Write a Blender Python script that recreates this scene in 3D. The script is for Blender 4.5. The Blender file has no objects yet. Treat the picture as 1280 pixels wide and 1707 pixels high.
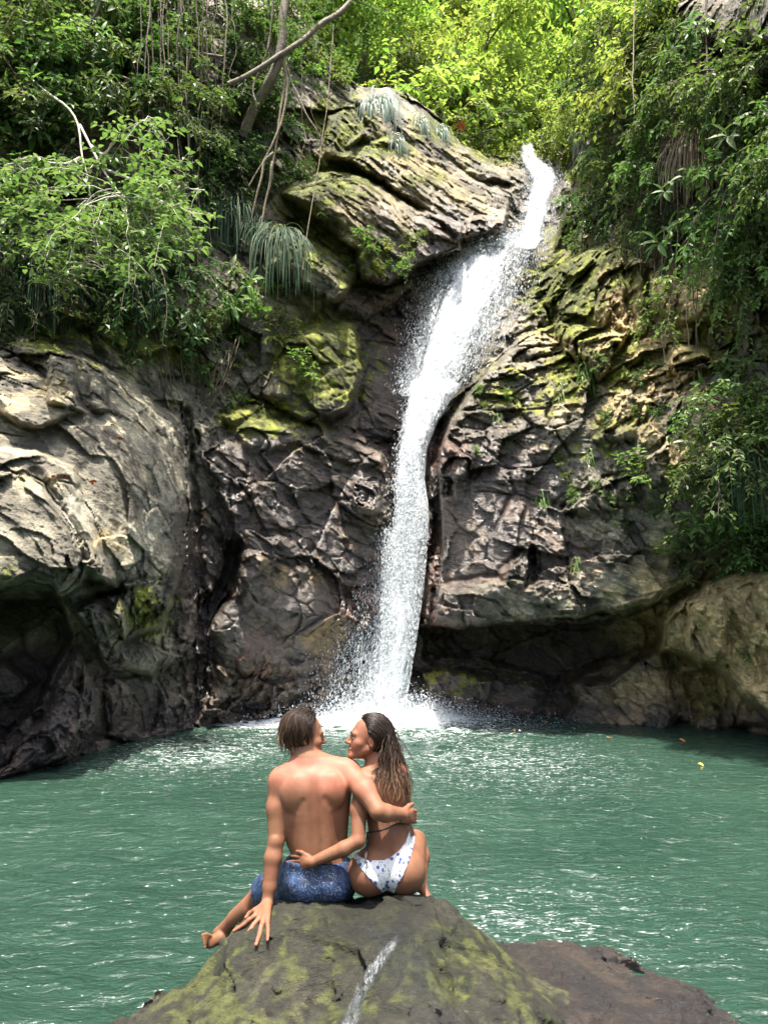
import bpy, math, random
import numpy as np
from mathutils import Vector

# ------------------------------------------------------------------ camera, sky, sun
SC = bpy.context.scene
COL = SC.collection
PITCH = math.radians(7.65)
FOC = 1314.0                       # focal length in photograph pixels
CAMZ = 1.95
cam_d = bpy.data.cameras.new('camera')
cam = bpy.data.objects.new('camera', cam_d)
COL.objects.link(cam)
cam.location = (0, 0, CAMZ)
cam.rotation_euler = (math.radians(90) + PITCH, 0, 0)
cam_d.sensor_fit = 'VERTICAL'
cam_d.sensor_height = 24
cam_d.lens = 24 * FOC / 1707.0
cam_d.clip_start = 0.05
cam_d.clip_end = 400
SC.camera = cam

SUN = np.array([-0.02, -0.20, 0.98]); SUN /= np.linalg.norm(SUN)
w = bpy.data.worlds.new('World'); SC.world = w; w.use_nodes = True
nt = w.node_tree
sky = nt.nodes.new('ShaderNodeTexSky'); sky.sky_type = 'NISHITA'; sky.sun_disc = False
sky.sun_elevation = math.asin(SUN[2])
sky.sun_rotation = math.atan2(SUN[0], SUN[1])
sky.altitude = 200; sky.dust_density = 6.0; sky.air_density = 1.0; sky.ozone_density = 1.0
nt.nodes['Background'].inputs['Strength'].default_value = 0.145
nt.links.new(sky.outputs[0], nt.nodes['Background'].inputs['Color'])
sl = bpy.data.lights.new('sun', 'SUN'); sl.energy = 4.2; sl.angle = math.radians(0.6); sl.color = (1, 0.95, 0.86)
so = bpy.data.objects.new('sun', sl); COL.objects.link(so)
so.rotation_euler = Vector(SUN).to_track_quat('Z', 'Y').to_euler()
SC.view_settings.view_transform = 'Standard'; SC.view_settings.look = 'None'
SC.view_settings.exposure = 1.8; SC.view_settings.gamma = 1
SC.render.engine = 'CYCLES'
SC.cycles.use_denoising = True
SC.cycles.max_bounces = 6; SC.cycles.diffuse_bounces = 2; SC.cycles.glossy_bounces = 2
SC.cycles.transmission_bounces = 3; SC.cycles.transparent_max_bounces = 12
SC.cycles.sample_clamp_indirect = 4.0; SC.cycles.caustics_reflective = False; SC.cycles.caustics_refractive = False

# ------------------------------------------------------------------ numeric helpers
CT, ST = math.cos(PITCH), math.sin(PITCH)
def W(px, py, Y):
    """point at world depth Y seen at photograph pixel (px, py)"""
    px = np.asarray(px, float); py = np.asarray(py, float); Y = np.asarray(Y, float)
    v = (853.5 - py) / FOC
    t = Y / (CT - v * ST)
    return np.stack(np.broadcast_arrays((px - 640) / FOC * t, Y, CAMZ + t * (ST + v * CT)), -1)

def hsh(ix, iy, iz, seed):
    n = (ix.astype(np.uint32) * np.uint32(374761393) + iy.astype(np.uint32) * np.uint32(668265263)
         + iz.astype(np.uint32) * np.uint32(2246822519) + np.uint32((seed * 974634563 + 12345) & 0xffffffff))
    n = (n ^ (n >> np.uint32(13))) * np.uint32(1274126177)
    n = (n ^ (n >> np.uint32(15))) * np.uint32(2654435761)
    return ((n ^ (n >> np.uint32(16))) & np.uint32(0xffffff)).astype(np.float32) / np.float32(0xffffff)

def vnoise(p, seed=0):
    """value noise in -1..1"""
    p = np.asarray(p, np.float32)
    f = np.floor(p); i = f.astype(np.int32); r = p - f
    u = r * r * r * (r * (r * 6 - 15) + 10)
    out = 0
    for dx in (0, 1):
        wx = u[..., 0] if dx else 1 - u[..., 0]
        for dy in (0, 1):
            wy = u[..., 1] if dy else 1 - u[..., 1]
            for dz in (0, 1):
                wz = u[..., 2] if dz else 1 - u[..., 2]
                out = out + wx * wy * wz * hsh(i[..., 0] + dx, i[..., 1] + dy, i[..., 2] + dz, seed)
    return out * 2 - 1

_R = np.array([[0.36, 0.48, -0.8], [-0.8, 0.6, 0.0], [0.48, 0.64, 0.6]], np.float32)
def fbm(p, octv=4, seed=0, gain=0.5, lac=2.03, ridge=False):
    p = np.asarray(p, np.float32); a = 1.0; s = 0; t = 0
    for o in range(octv):
        n = vnoise(p, seed + o * 17)
        if ridge: n = 1 - 2 * np.abs(n)
        s = s + a * n; t += a; a *= gain; p = (p @ _R) * lac
    return s / t

def facets(p, seed=0, jit=0.9):
    """broken rock: per Voronoi cell a random tilted plane; returns (plane height -1..1, crack 0..1 where 0 is in the joint)"""
    p = np.asarray(p, np.float32)
    f = np.floor(p); i = f.astype(np.int32); r = p - f
    d1 = np.full(p.shape[:-1], 9., np.float32); d2 = d1.copy(); val = np.zeros_like(d1)
    for dx in (-1, 0, 1):
        for dy in (-1, 0, 1):
            for dz in (-1, 0, 1):
                a, b, c = i[..., 0] + dx, i[..., 1] + dy, i[..., 2] + dz
                h1 = hsh(a, b, c, seed); h2 = hsh(a, b, c, seed + 1); h3 = hsh(a, b, c, seed + 2)
                ex = r[..., 0] - dx - 0.5 - jit * (h1 - 0.5)
                ey = r[..., 1] - dy - 0.5 - jit * (h2 - 0.5)
                ez = r[..., 2] - dz - 0.5 - jit * (h3 - 0.5)
                d = ex * ex + ey * ey + ez * ez
                g = (h1 * 7.13 % 1 - .5) * ex + (h2 * 5.37 % 1 - .5) * ey + (h3 * 9.71 % 1 - .5) * ez
                v = 1.6 * g + ((h1 + h2 + h3) * 3.17 % 1 - 0.5)
                near = d < d1
                d2 = np.where(near, d1, np.minimum(d2, d))
                val = np.where(near, v, val)
                d1 = np.where(near, d, d1)
    return val, np.sqrt(d2) - np.sqrt(d1)

def sstep(a, b, x):
    t = np.clip((x - a) / (b - a), 0, 1)
    return t * t * (3 - 2 * t)

def mesh_from(name, V, F, smooth=True):
    """F: (n,3) or (n,4) int array"""
    me = bpy.data.meshes.new(name)
    V = np.ascontiguousarray(V, np.float32); F = np.ascontiguousarray(F, np.int32)
    n, k = F.shape
    me.vertices.add(len(V)); me.vertices.foreach_set('co', V.ravel())
    me.loops.add(n * k); me.loops.foreach_set('vertex_index', F.ravel())
    me.polygons.add(n)
    me.polygons.foreach_set('loop_start', np.arange(0, n * k, k, dtype=np.int32))
    me.polygons.foreach_set('loop_total', np.full(n, k, np.int32))
    me.polygons.foreach_set('use_smooth', np.full(n, smooth, bool))
    me.update(calc_edges=True)
    return me

def set_col(me, name, rgba):
    a = me.attributes.new(name, 'FLOAT_COLOR', 'POINT')
    a.data.foreach_set('color', np.ascontiguousarray(rgba, np.float32).ravel())

def obj(name, me, mat=None, parent=None, kind=None):
    o = bpy.data.objects.new(name, me); COL.objects.link(o)
    if mat is not None and len(me.materials) == 0: me.materials.append(mat)
    if parent is not None: o.parent = parent
    if kind: o['kind'] = kind
    return o
def tag(o, label, cat, group=None):
    o['label'] = label; o['category'] = cat
    if group: o['group'] = group
    return o
def thing(name, label, cat, loc=(0, 0, 0), rot=(0, 0, 0), group=None, scale=None):
    o = bpy.data.objects.new(name, None); COL.objects.link(o)
    o.location = loc; o.rotation_euler = rot; o.empty_display_size = 0.1
    if scale: o.scale = (scale,) * 3
    return tag(o, label, cat, group)

# ------------------------------------------------------------------ node helper
class NT:
    def __init__(s, name):
        s.m = bpy.data.materials.new(name); s.m.use_nodes = True
        s.t = s.m.node_tree; s.b = s.t.nodes['Principled BSDF']; s.out = s.t.nodes['Material Output']
    def n(s, typ, **kw):
        nd = s.t.nodes.new('ShaderNode' + typ)
        for k, v in kw.items():
            if k.startswith('i_'): nd.inputs[k[2:].replace('_', ' ')].default_value = v
            else: setattr(nd, k, v)
        return nd
    def l(s, a, b): s.t.links.new(a, b)
    def noise(s, vec, scale, detail=4, rough=0.55, dist=0.0):
        n = s.n('TexNoise', i_Scale=scale, i_Detail=detail, i_Roughness=rough, i_Distortion=dist)
        if vec is not None: s.l(vec, n.inputs['Vector'])
        return n.outputs[0]
    def ramp(s, fac, a, b, ca=0.0, cb=1.0):
        r = s.n('MapRange', interpolation_type='SMOOTHSTEP'); s.l(fac, r.inputs[0])
        r.inputs[1].default_value = a; r.inputs[2].default_value = b; r.inputs[3].default_value = ca; r.inputs[4].default_value = cb
        return r.outputs[0]
    def math(s, op, a, b=None):
        m = s.n('Math', operation=op)
        for k, x in enumerate((a, b)):
            if x is None: continue
            if isinstance(x, (int, float)): m.inputs[k].default_value = x
            else: s.l(x, m.inputs[k])
        return m.outputs[0]
    def mix(s, fac, a, b, mode='MIX'):
        m = s.n('Mix', data_type='RGBA', blend_type=mode)
        for k, x in ((0, fac), (6, a), (7, b)):
            if isinstance(x, (int, float)): m.inputs[k].default_value = x
            elif isinstance(x, (tuple, list)): m.inputs[k].default_value = (*x[:3], 1)
            else: s.l(x, m.inputs[k])
        return m.outputs[2]
    def obj_co(s, scale=None):
        c = s.n('TexCoord').outputs['Object']
        if scale:
            mp = s.n('Mapping'); mp.inputs['Scale'].default_value = scale; s.l(c, mp.inputs[0]); c = mp.outputs[0]
        return c
    def bump(s, h, strength, dist, normal=None):
        b = s.n('Bump', i_Strength=strength, i_Distance=dist); s.l(h, b.inputs['Height'])
        if normal is not None: s.l(normal, b.inputs['Normal'])
        return b.outputs[0]
# ------------------------------------------------------------------ cliff: depth of the rock, then fractured relief
STEP = 2.0
GX = np.arange(-420, 1700, STEP); GY = np.arange(-420, 1326, STEP)
PX, PY = np.meshgrid(GX, GY)
CP = np.array([
 (-400,1420,7.0),(-200,1340,8.6),(0,1290,10.3),(150,1255,11.9),(300,1215,14.4),(400,1203,15.3),(550,1190,16.6),(650,1190,16.9),(800,1192,16.4),(950,1190,16.3),(1100,1200,15.6),(1200,1212,14.6),(1280,1222,13.8),(1450,1245,12.2),(1700,1290,10),
 (-400,1000,8.5),(0,1000,10.8),(150,1000,11.6),(320,1000,14.2),(500,1000,16),(650,1000,17),(800,1000,16),(950,1000,15.8),(1100,1000,15),(1280,1000,13.2),(1700,1000,9.5),
 (-400,800,9.2),(0,800,11.5),(200,800,12.4),(320,800,14.4),(450,800,15.8),(600,800,16.8),(680,800,17.1),(760,800,16.4),(950,800,15.9),(1100,800,14.5),(1280,800,12.4),(1700,800,9),
 (-400,650,10),(0,650,12.6),(200,650,13.6),(350,650,14.9),(500,620,16.2),(600,620,17),(700,620,17.6),(850,620,17),(1000,620,15.6),(1150,620,13.8),(1280,620,12),(1700,620,9),
 (-400,480,10.5),(0,480,13),(200,480,14),(400,480,15.2),(530,470,16.6),(640,520,17.9),(780,480,18.7),(900,480,18),(1000,480,16),(1150,480,13.6),(1280,480,11.6),(1700,480,9),
 (-400,300,11),(0,300,13.5),(200,300,14.5),(400,300,16),(550,300,17.6),(700,300,19),(830,300,20.8),(890,320,21.4),(950,300,20.4),(1050,300,16.4),(1150,300,13.6),(1280,300,11.4),(1700,300,9),
 (-400,100,11.5),(0,150,14),(250,150,15),(450,150,16.7),(600,170,18.8),(700,200,21),(800,240,22.6),(870,245,22.5),(930,250,22.5),(1000,150,19.5),(1100,150,14.8),(1280,150,11),(1700,100,9),
 (-400,-200,12.5),(0,0,15),(250,0,16),(450,0,18),(1040,0,18),(1150,0,14.2),(1280,0,11),(1700,-200,9),(0,-400,17),(300,-400,19),(1150,-300,15),(1300,-400,12.5),(700,-100,26),(900,-100,26),(700,-400,28)], float)
def tps_fit(c, lam=0.02):
    x = c[:, :2] / 500.0; n = len(x)
    r = np.linalg.norm(x[:, None] - x[None], axis=-1)
    K = np.where(r > 0, r * r * np.log(r + 1e-9), 0) + lam * np.eye(n)
    P = np.c_[np.ones(n), x]
    A = np.block([[K, P], [P.T, np.zeros((3, 3))]])
    sol = np.linalg.solve(A, np.r_[c[:, 2], 0, 0, 0])
    return x, sol[:n], sol[n:]
def tps_eval(fit, px, py):
    x, wv, a = fit
    q = np.stack([px, py], -1) / 500.0
    o = a[0] + q[..., 0] * a[1] + q[..., 1] * a[2]
    for k in range(len(x)):
        r2 = (q[..., 0] - x[k, 0]) ** 2 + (q[..., 1] - x[k, 1]) ** 2
        o = o + wv[k] * 0.5 * r2 * np.log(r2 + 1e-12)
    return o
_fit = tps_fit(CP)
base = tps_eval(_fit, PX, PY)

def seg_dist(px, py, a, b):
    ax, ay = a; bx, by = b
    dx, dy = bx - ax, by - ay
    t = np.clip(((px - ax) * dx + (py - ay) * dy) / (dx * dx + dy * dy + 1e-9), 0, 1)
    return np.hypot(px - ax - t * dx, py - ay - t * dy)
def inside(px, py, poly):
    c = np.zeros(px.shape, bool); n = len(poly)
    for k in range(n):
        x1, y1 = poly[k][:2]; x2, y2 = poly[(k + 1) % n][:2]
        if y1 == y2: continue
        c ^= ((y1 > py) != (y2 > py)) & (px < (x2 - x1) * (py - y1) / (y2 - y1) + x1)
    return c
# wobble of the outlines so that no edge is a straight line
_q = np.stack([PX / 60, PY / 60, np.zeros_like(PX)], -1)
WX = PX + 9 * fbm(_q, 4, 91) + 3.5 * fbm(_q * 5, 3, 93); WY = PY + 9 * fbm(_q, 4, 92) + 3.5 * fbm(_q * 5, 3, 94)
def mass(D, poly, amount, w=None, power=1.0):
    """raise (towards the camera) by amount metres inside poly; each vertex may carry the softness in px of the edge that starts there"""
    xs = [p[0] for p in poly]; ys = [p[1] for p in poly]
    i0 = max(0, int((min(ys) + 420) / STEP) - 8); i1 = int((max(ys) + 420) / STEP) + 8
    j0 = max(0, int((min(xs) + 420) / STEP) - 8); j1 = int((max(xs) + 420) / STEP) + 8
    a, b = WX[i0:i1, j0:j1], WY[i0:i1, j0:j1]
    if a.size == 0: return
    m = np.ones(a.shape); n = len(poly)
    for k in range(n):
        soft = poly[k][2] if len(poly[k]) > 2 else (w or 60)
        d = seg_dist(a, b, poly[k][:2], poly[(k + 1) % n][:2])
        t = np.clip(d / soft, 0, 1)
        m = np.minimum(m, np.sqrt(np.clip(1 - (1 - t) ** 2, 0, 1)))
    m = m * inside(a, b, poly)
    D[i0:i1, j0:j1] -= amount * m ** power
def groove(D, line, depth, wid):
    d = np.full(PX.shape, 1e9)
    for k in range(len(line) - 1): d = np.minimum(d, seg_dist(WX, WY, line[k], line[k + 1]))
    D += depth * np.exp(-(d / wid) ** 2)

def grid_normals(P):
    a = np.gradient(P, axis=1); b = np.gradient(P, axis=0)
    n = np.cross(b, a); n /= np.linalg.norm(n, axis=-1, keepdims=True) + 1e-9
    return np.where((n[..., 1:2] > 0.6) & (n[..., 2:3] < 0.1), -n, n)
def blur(A, k=4):
    for ax in (0, 1):
        c = np.cumsum(np.pad(A, [(k + 1, k) if i == ax else (0, 0) for i in range(A.ndim)], mode='edge'), axis=ax)
        A = (np.take(c, range(2 * k + 1, c.shape[ax]), ax) - np.take(c, range(0, c.shape[ax] - 2 * k - 1), ax)) / (2 * k + 1)
    return A
D = base.copy()
# left slab with its hard right edge and undercut facet
mass(D, [(-420,540,150),(60,560,80),(180,610,90),(290,700,60),(322,790,40),(314,940,26),(300,965,14),(205,978,14),(150,960,40),(100,1000,40),(-420,1000,150)], 1.0)
mass(D, [(0,735,40),(120,770,60),(200,975,14),(120,1010,14),(60,960,12),(0,985,30),(-200,990,60),(-200,800,60)], .7)
mass(D, [(205,972,10),(300,962,12),(290,1010,10),(268,1045,10),(205,1070,10),(185,1030,14)], .9)
mass(D, [(120,1015,14),(200,985,20),(210,1070,30),(300,1090,30),(255,1130,20),(170,1110,12)], .8)
mass(D, [(0,595,30),(75,640,25),(130,690,10),(60,715,10),(0,690,30),(-100,640,40)], .5)
mass(D, [(80,590,25),(135,600,20),(140,690,10),(75,670,12)], .45)
mass(D, [(150,625,14),(178,620,12),(182,690,10),(150,690,10)], .3)
# hollow at the far left and the wet rocks under it
mass(D, [(-300,1000,14),(0,985,14),(40,963,14),(92,975,14),(112,1022,14),(120,1062,14),(80,1150,20),(10,1235,20),(-300,1300,20)], -1.5)
mass(D, [(70,1190,40),(125,1075,18),(165,1150,25),(168,1215,30),(120,1275,40),(-20,1310,40)], .9)
mass(D, [(165,1130,30),(250,1125,30),(325,1170,30),(335,1235,50),(240,1260,60),(180,1230,20)], .5)
mass(D, [(0,1100,20),(72,1135,16),(20,1170,20),(-60,1180,20)], .9)
groove(D, [(305,690),(320,760),(325,850),(330,930),(337,1000),(335,1080),(330,1200)], .45, 8)
groove(D, [(60,790),(110,850),(135,930),(180,1020)], .25, 10)
# wet bulge left of the fall
mass(D, [(335,760,70),(420,700,90),(560,700,80),(650,760,40),(655,900,40),(640,1100,80),(560,1190,120),(345,1200,60),(345,1060,40),(400,915,30),(380,870,60)], .9)
mass(D, [(405,880,16),(480,900,40),(560,960,30),(600,1040,40),(470,1060,60),(400,1010,30)], .4)
mass(D, [(380,905,14),(405,900,10),(398,985,12),(345,1062,10),(350,1010,14)], -.5)
mass(D, [(585,800,30),(655,800,14),(655,870,16),(600,850,12)], .4)
mass(D, [(500,735,50),(600,720,50),(650,745,14),(640,775,10),(560,768,14)], .35)
# slanted slabs upper left
mass(D, [(430,380,40),(470,368,40),(590,432,8),(596,450,8),(560,505,10),(530,495,30),(440,440,60)], 1.1)
mass(D, [(470,320,50),(540,283,50),(600,290,40),(700,345,25),(775,382,8),(770,420,8),(700,446,10),(640,478,12),(598,462,10),(592,420,12),(560,395,30)], 1.6)
mass(D, [(560,255,40),(650,230,60),(800,300,40),(868,322,10),(868,350,8),(840,388,10),(775,405,10),(700,345,12),(600,285,12)], 1.0)
mass(D, [(590,160,30),(640,150,50),(700,170,30),(770,238,20),(855,300,14),(800,300,40),(660,250,40),(580,240,12),(610,215,12)], .7)
mass(D, [(540,190,20),(590,170,20),(612,215,10),(580,270,8),(545,260,12)], .6)
mass(D, [(842,268,12),(884,286,8),(890,312,8),(845,318,10)], .5)
mass(D, [(780,370,14),(862,345,12),(862,400,10),(800,420,14),(770,415,10)], .5)
mass(D, [(560,470,20),(640,480,12),(700,445,10),(745,460,10),(690,480,12),(610,540,14),(560,520,14)], .5)
# mossy shoulder left of the fall
mass(D, [(470,560,40),(540,535,30),(602,540,8),(606,640,8),(585,690,12),(500,700,30),(440,660,40)], 1.0)
mass(D, [(370,690,30),(440,670,30),(540,690,30),(560,730,40),(420,760,40)], .5)
# right mass beside the fall, undercut
mass(D, [(940,535,40),(865,560,26),(800,618,26),(742,688,18),(709,730,10),(702,792,8),(716,840,20),(708,900,14),(698,1000,10),(696,1043,8),(760,1052,8),(830,1036,8),(905,1042,8),(985,1036,8),(1060,1022,10),(1112,1002,60),(1180,955,230),(1300,850,330),(1290,600,260)], 2.1)
mass(D, [(704,726,10),(730,712,20),(790,760,20),(775,800,14),(704,795,8)], .5)
mass(D, [(706,797,8),(752,790,14),(758,828,14),(716,842,10)], -.9)
mass(D, [(830,960,20),(880,905,6),(886,970,8),(862,978,10)], .35)
mass(D, [(883,905,6),(892,912,8),(890,975,8),(872,978,8)], -.6)
mass(D, [(700,985,20),(800,960,30),(960,970,30),(980,1030,10),(830,1032,10),(700,1040,10)], .45)
mass(D, [(930,860,40),(1050,845,8),(1060,790,30),(1000,800,40)], .3)
mass(D, [(980,740,40),(1060,735,10),(1070,690,20),(1020,700,30)], .35)
mass(D, [(1080,760,20),(1120,740,14),(1118,800,8),(1085,820,10)], .35)
mass(D, [(700,1048,8),(1112,1004,8),(1105,1085,20),(1010,1140,40),(900,1150,40),(760,1120,40),(702,1100,20)], -1.1)
mass(D, [(700,1115,30),(800,1095,40),(905,1120,30),(915,1185,20),(860,1215,20),(700,1230,20)], .7)
mass(D, [(930,1130,30),(1010,1090,30),(1110,1070,30),(1130,1190,30),(1120,1240,20),(1000,1240,20),(900,1230,20),(960,1170,20)], .9)
# pillars and ledges right
mass(D, [(900,505,20),(935,445,20),(1010,400,30),(1040,405,8),(1045,560,8),(1000,640,40),(940,590,40)], 1.0)
mass(D, [(1035,410,12),(1075,430,14),(1078,560,10),(1040,560,10)], .7)
mass(D, [(1080,450,20),(1190,480,20),(1195,520,8),(1140,540,8),(1085,520,10)], .7)
mass(D, [(1110,560,20),(1185,585,14),(1180,620,8),(1120,630,8)], .5)
mass(D, [(1180,440,30),(1290,430,30),(1290,490,10),(1190,482,10)], .5)
mass(D, [(930,330,20),(960,345,20),(930,410,20),(905,440,16),(905,380,16)], .5)
# flowstone lumps far right
mass(D, [(1095,1030,30),(1180,962,30),(1250,950,40),(1420,960,40),(1420,1210,30),(1290,1222,20),(1200,1120,16),(1150,1090,16),(1110,1085,14)], 1.3)
mass(D, [(1150,1000,24),(1215,985,24),(1210,1085,12),(1172,1118,10),(1150,1080,14)], .6)
mass(D, [(1210,1150,20),(1290,1130,30),(1290,1215,14),(1225,1212,12)], .5)
mass(D, [(1140,1120,14),(1195,1110,14),(1200,1190,12),(1150,1200,14)], -.5)
mass(D, [(1145,1165,14),(1190,1160,14),(1200,1225,12),(1150,1225,14)], .5)
# dark ledges at the top right
for k, (y0, y1) in enumerate(((-40, 60), (85, 130), (150, 195), (205, 260), (290, 330))):
    mass(D, [(1130 + 12 * k, y0 + 46, 30), (1420, y0 - 30, 60), (1420, y1 + 10, 8), (1120 + 14 * k, y1 + 14, 8)], .7)

# the channel of the fall stays behind the water
FALL = np.array([ # py, left, right, depth of the water
 (244,858,892,22.2),(262,860,900,21.9),(285,868,928,21.3),(300,880,934,21.0),(330,872,926,20.4),(370,864,914,19.7),(400,855,906,19.2),(412,800,902,18.9),(425,772,898,18.6),(450,748,886,18.2),(500,726,872,17.7),(550,712,842,17.3),(600,696,802,17.0),(650,682,766,16.75),(700,670,730,16.55),(750,660,712,16.4),(800,656,708,16.25),(850,655,714,16.15),(900,652,716,16.1),(950,646,712,16.05),(1000,638,706,16.0),(1050,628,700,15.97),(1100,614,692,15.95),(1150,602,684,15.93),(1200,588,682,15.9)])
fl = np.interp(PY, FALL[:, 0], FALL[:, 1]); fr = np.interp(PY, FALL[:, 0], FALL[:, 2]); fd = np.interp(PY, FALL[:, 0], FALL[:, 3])
out = np.maximum(np.maximum(fl - PX, PX - fr), 0)
lim = fd + 0.42 - 0.02 * out
D = np.where((out < 22) & (PY > 238), np.maximum(D, lim), D)

D = blur(D, 1)
# skyline: above it the rock folds back into a shelf
SKY = np.array([(-420,-900),(430,-900),(440,-420),(478,-60),(505,40),(560,112),(600,142),(680,152),(725,190),(770,240),(838,263),(857,250),(893,251),(906,262),(935,288),(955,285),(975,230),(1000,120),(1040,0),(1090,-120),(1130,-420),(1140,-900),(1740,-900)], float)
sky_y = np.interp(PX, SKY[:, 0], SKY[:, 1]) + 4 * fbm(np.stack([PX / 25, PX * 0, PX * 0], -1), 3, 5)
pyc = np.maximum(PY, sky_y); q = np.maximum(sky_y - PY, 0)
ii = np.clip(((pyc + 420) / STEP), 0, len(GY) - 1.001)
i0 = ii.astype(int); fr_ = ii - i0; jj = np.arange(len(GX))[None, :].repeat(len(GY), 0)
Dc = D[i0, jj] * (1 - fr_) + D[np.minimum(i0 + 1, len(GY) - 1), jj] * fr_
P = W(PX, pyc, Dc)
P[..., 1] += q * 0.022; P[..., 2] += q * 0.004
N = grid_normals(blur(P, 3))

def blob(px, py, L):
    m = np.zeros(px.shape)
    for (x, y, rx, ry, s) in L:
        m = np.maximum(m, s * np.exp(-(((px - x) / rx) ** 2 + ((py - y) / ry) ** 2)))
    return m
P32 = P.astype(np.float32)
flow = blob(PX, PY, [(1200,1070,140,150,1),(1080,1150,120,60,.7)])
strata = np.clip(blob(PX, PY, [(640,330,190,150,1.2),(560,400,110,90,1.2),(760,270,110,70,1.2)]), 0, 1)
wetsm = blob(PX, PY, [(500,880,200,240,.8),(780,860,130,200,.4)])
# bedding: thin plates that dip to the lower right on the slabs, to the lower left elsewhere
def aniso(p, d, st):
    d = np.array(d, np.float32); d /= np.linalg.norm(d)
    return p + (p @ d)[..., None] * d * (1.0 / st - 1)
pw = P32 + 0.14 * np.stack([fbm(P32 * 0.9, 3, s) for s in (31, 32, 33)], -1)
f0, c0 = facets(aniso(pw, (.8, .2, .55), 1.8) * 0.62, 43)
f1, c1 = facets(aniso(pw, (1, .2, -.40), 2.0) * 1.35, 3)
f2, c2 = facets(aniso(pw, (1, .2, -.50), 2.4) * 3.4, 13)
f3, c3 = facets(aniso(pw, (1, .1, -.55), 2.6) * 9.0, 23)
f4, c4 = facets(aniso(pw, (1, .1, -.50), 2.2) * 20, 53)
nz = np.array([0.42, 0.0, 0.9], np.float32)
s_ = pw @ nz + 0.12 * fbm(P32 * 1.3, 3, 44)
def terr(s, per): 
    k = s / per; fk = k - np.floor(k)
    return (sstep(0.0, 0.8, fk) - fk)
jm1 = sstep(-.05, .35, fbm(P32 * .7, 3, 81)); jm2 = sstep(0, .4, fbm(P32 * 1.6, 3, 82)); am = .35 + .9 * sstep(-.35, .35, fbm(P32 * .55, 3, 83))
hb = 0.36 * f0 + am * (0.24 * f1 + 0.12 * f2 + 0.052 * f3 + .022 * f4) + 0.03 * fbm(aniso(P32, (1, .1, -.5), 4) * 6, 4, 62)
hb -= 0.12 * jm1 * np.exp(-(c1 / 0.035) ** 2) + 0.05 * jm2 * np.exp(-(c2 / 0.06) ** 2)
hs = 0.26 * terr(s_, 0.62) + 0.14 * terr(s_ + 0.1 * f2, 0.23) + 0.05 * terr(s_, .09) + 0.10 * f2 + 0.05 * f3 + .022 * f4
hf = 0.14 * fbm(P32 * np.array([2.2, 2.2, .7], np.float32), 4, 64, ridge=True) + 0.10 * fbm(P32 * 3, 4, 65) + 0.12 * f2 + .07 * f1 + .035 * f3 + .014 * f4 + .03 * fbm(P32 * 11, 3, 67)
h = hb * (1 - strata) + hs * strata
h = h * (1 - flow) + hf * flow
slabm = np.minimum(1, blob(PX, PY, [(190,800,150,160,1.1),(220,900,110,80,1.1),(60,860,80,110,.8)]))
slab_h = .20 * f0 + .05 * f1 + .022 * f2 + .010 * f3 + .008 * f4 + .02 * fbm(aniso(P32, (1, .1, -.5), 5) * 4, 4, 66) - .05 * jm1 * np.exp(-(c1 / .02) ** 2)
h = h * (1 - slabm) + slab_h * slabm
h = h * (1 - 0.15 * wetsm)
view = P - np.array([0, 0, CAMZ]); view /= np.linalg.norm(view, axis=-1, keepdims=True)
cosv = np.clip(-(N * view).sum(-1), .2, 1)
damp = np.where(q > 20, 0.5, 1.0) / np.clip(cosv, .62, 1) * (.75 + .25 * sstep(.2, .5, cosv))
onfall = (out < 6) & (PY > 238)
h = np.where(onfall, np.minimum(h, 0.12), h)
P = P - view * (h * damp)[..., None]
NRM = grid_normals(P)

# colour of the stone (its own: lichen, moss, iron stain) and wetness in alpha
C = lambda r, g, b: np.array((r, g, b), np.float32)
n1 = fbm(P32 * 0.8, 4, 71); n2 = fbm(P32 * 2.6, 4, 72); n3 = fbm(P32 * 9, 3, 73); n4 = fbm(aniso(P32, (1, .1, -.45), 5) * 3, 4, 74)
def lerp(a, b, t): return a + (b - a) * np.clip(t, 0, 1)[..., None]
col = np.zeros(P.shape, np.float32) + C(.10, .094, .078)
col = lerp(col, C(.27, .255, .205), sstep(-.25, .5, n2 + .4 * n4))
tan = blob(PX, PY, [(640,320,170,120,1),(560,410,70,40,1),(1060,540,150,170,1.4),(960,620,70,80,.8),(1200,1060,150,130,1.5),(180,900,70,40,.5),(60,780,60,60,.4),(1080,1150,130,60,.8),(60,660,90,60,.5),(1120,760,80,80,.5)])
tcol_ = lerp(np.zeros(P.shape, np.float32) + C(.34, .275, .15), C(.205, .175, .10), blob(PX, PY, [(640,320,200,150,1.3)]))
col = lerp(col, tcol_, sstep(.2, .85, tan + .55 * n2 + .3 * n4))
col = lerp(col, C(.30, .295, .26), blob(PX, PY, [(200,860,130,120,1.0),(640,400,100,30,.4),(60,900,60,60,.7)]) * sstep(-.1, .5, n4 + n2 * .4))
wet = blob(PX, PY, [(500,960,190,220,1.2),(470,800,150,90,.9),(650,650,110,300,1.1),(800,860,150,230,1.05),(950,940,160,90,.9),(110,1190,190,110,1.25),(860,1110,240,90,1.3),(800,430,150,90,1.0),(920,330,60,90,1.1),(330,1000,50,200,1.0),(720,440,90,40,1),(1060,1170,140,50,.8)])
wet = np.maximum(wet, sstep(.9, .1, P32[..., 2] + .35 * n1)) * (1 - .55 * flow)
wet = np.clip(wet + .45 * n1 * (wet > .05) + .2 * n2 * (wet > .05), 0, 1)
wetc = lerp(np.zeros(P.shape, np.float32) + C(.034, .023, .017), C(.085, .058, .039), sstep(-.2, .5, n2))
col = lerp(col, wetc, sstep(.25, .75, wet))
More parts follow.
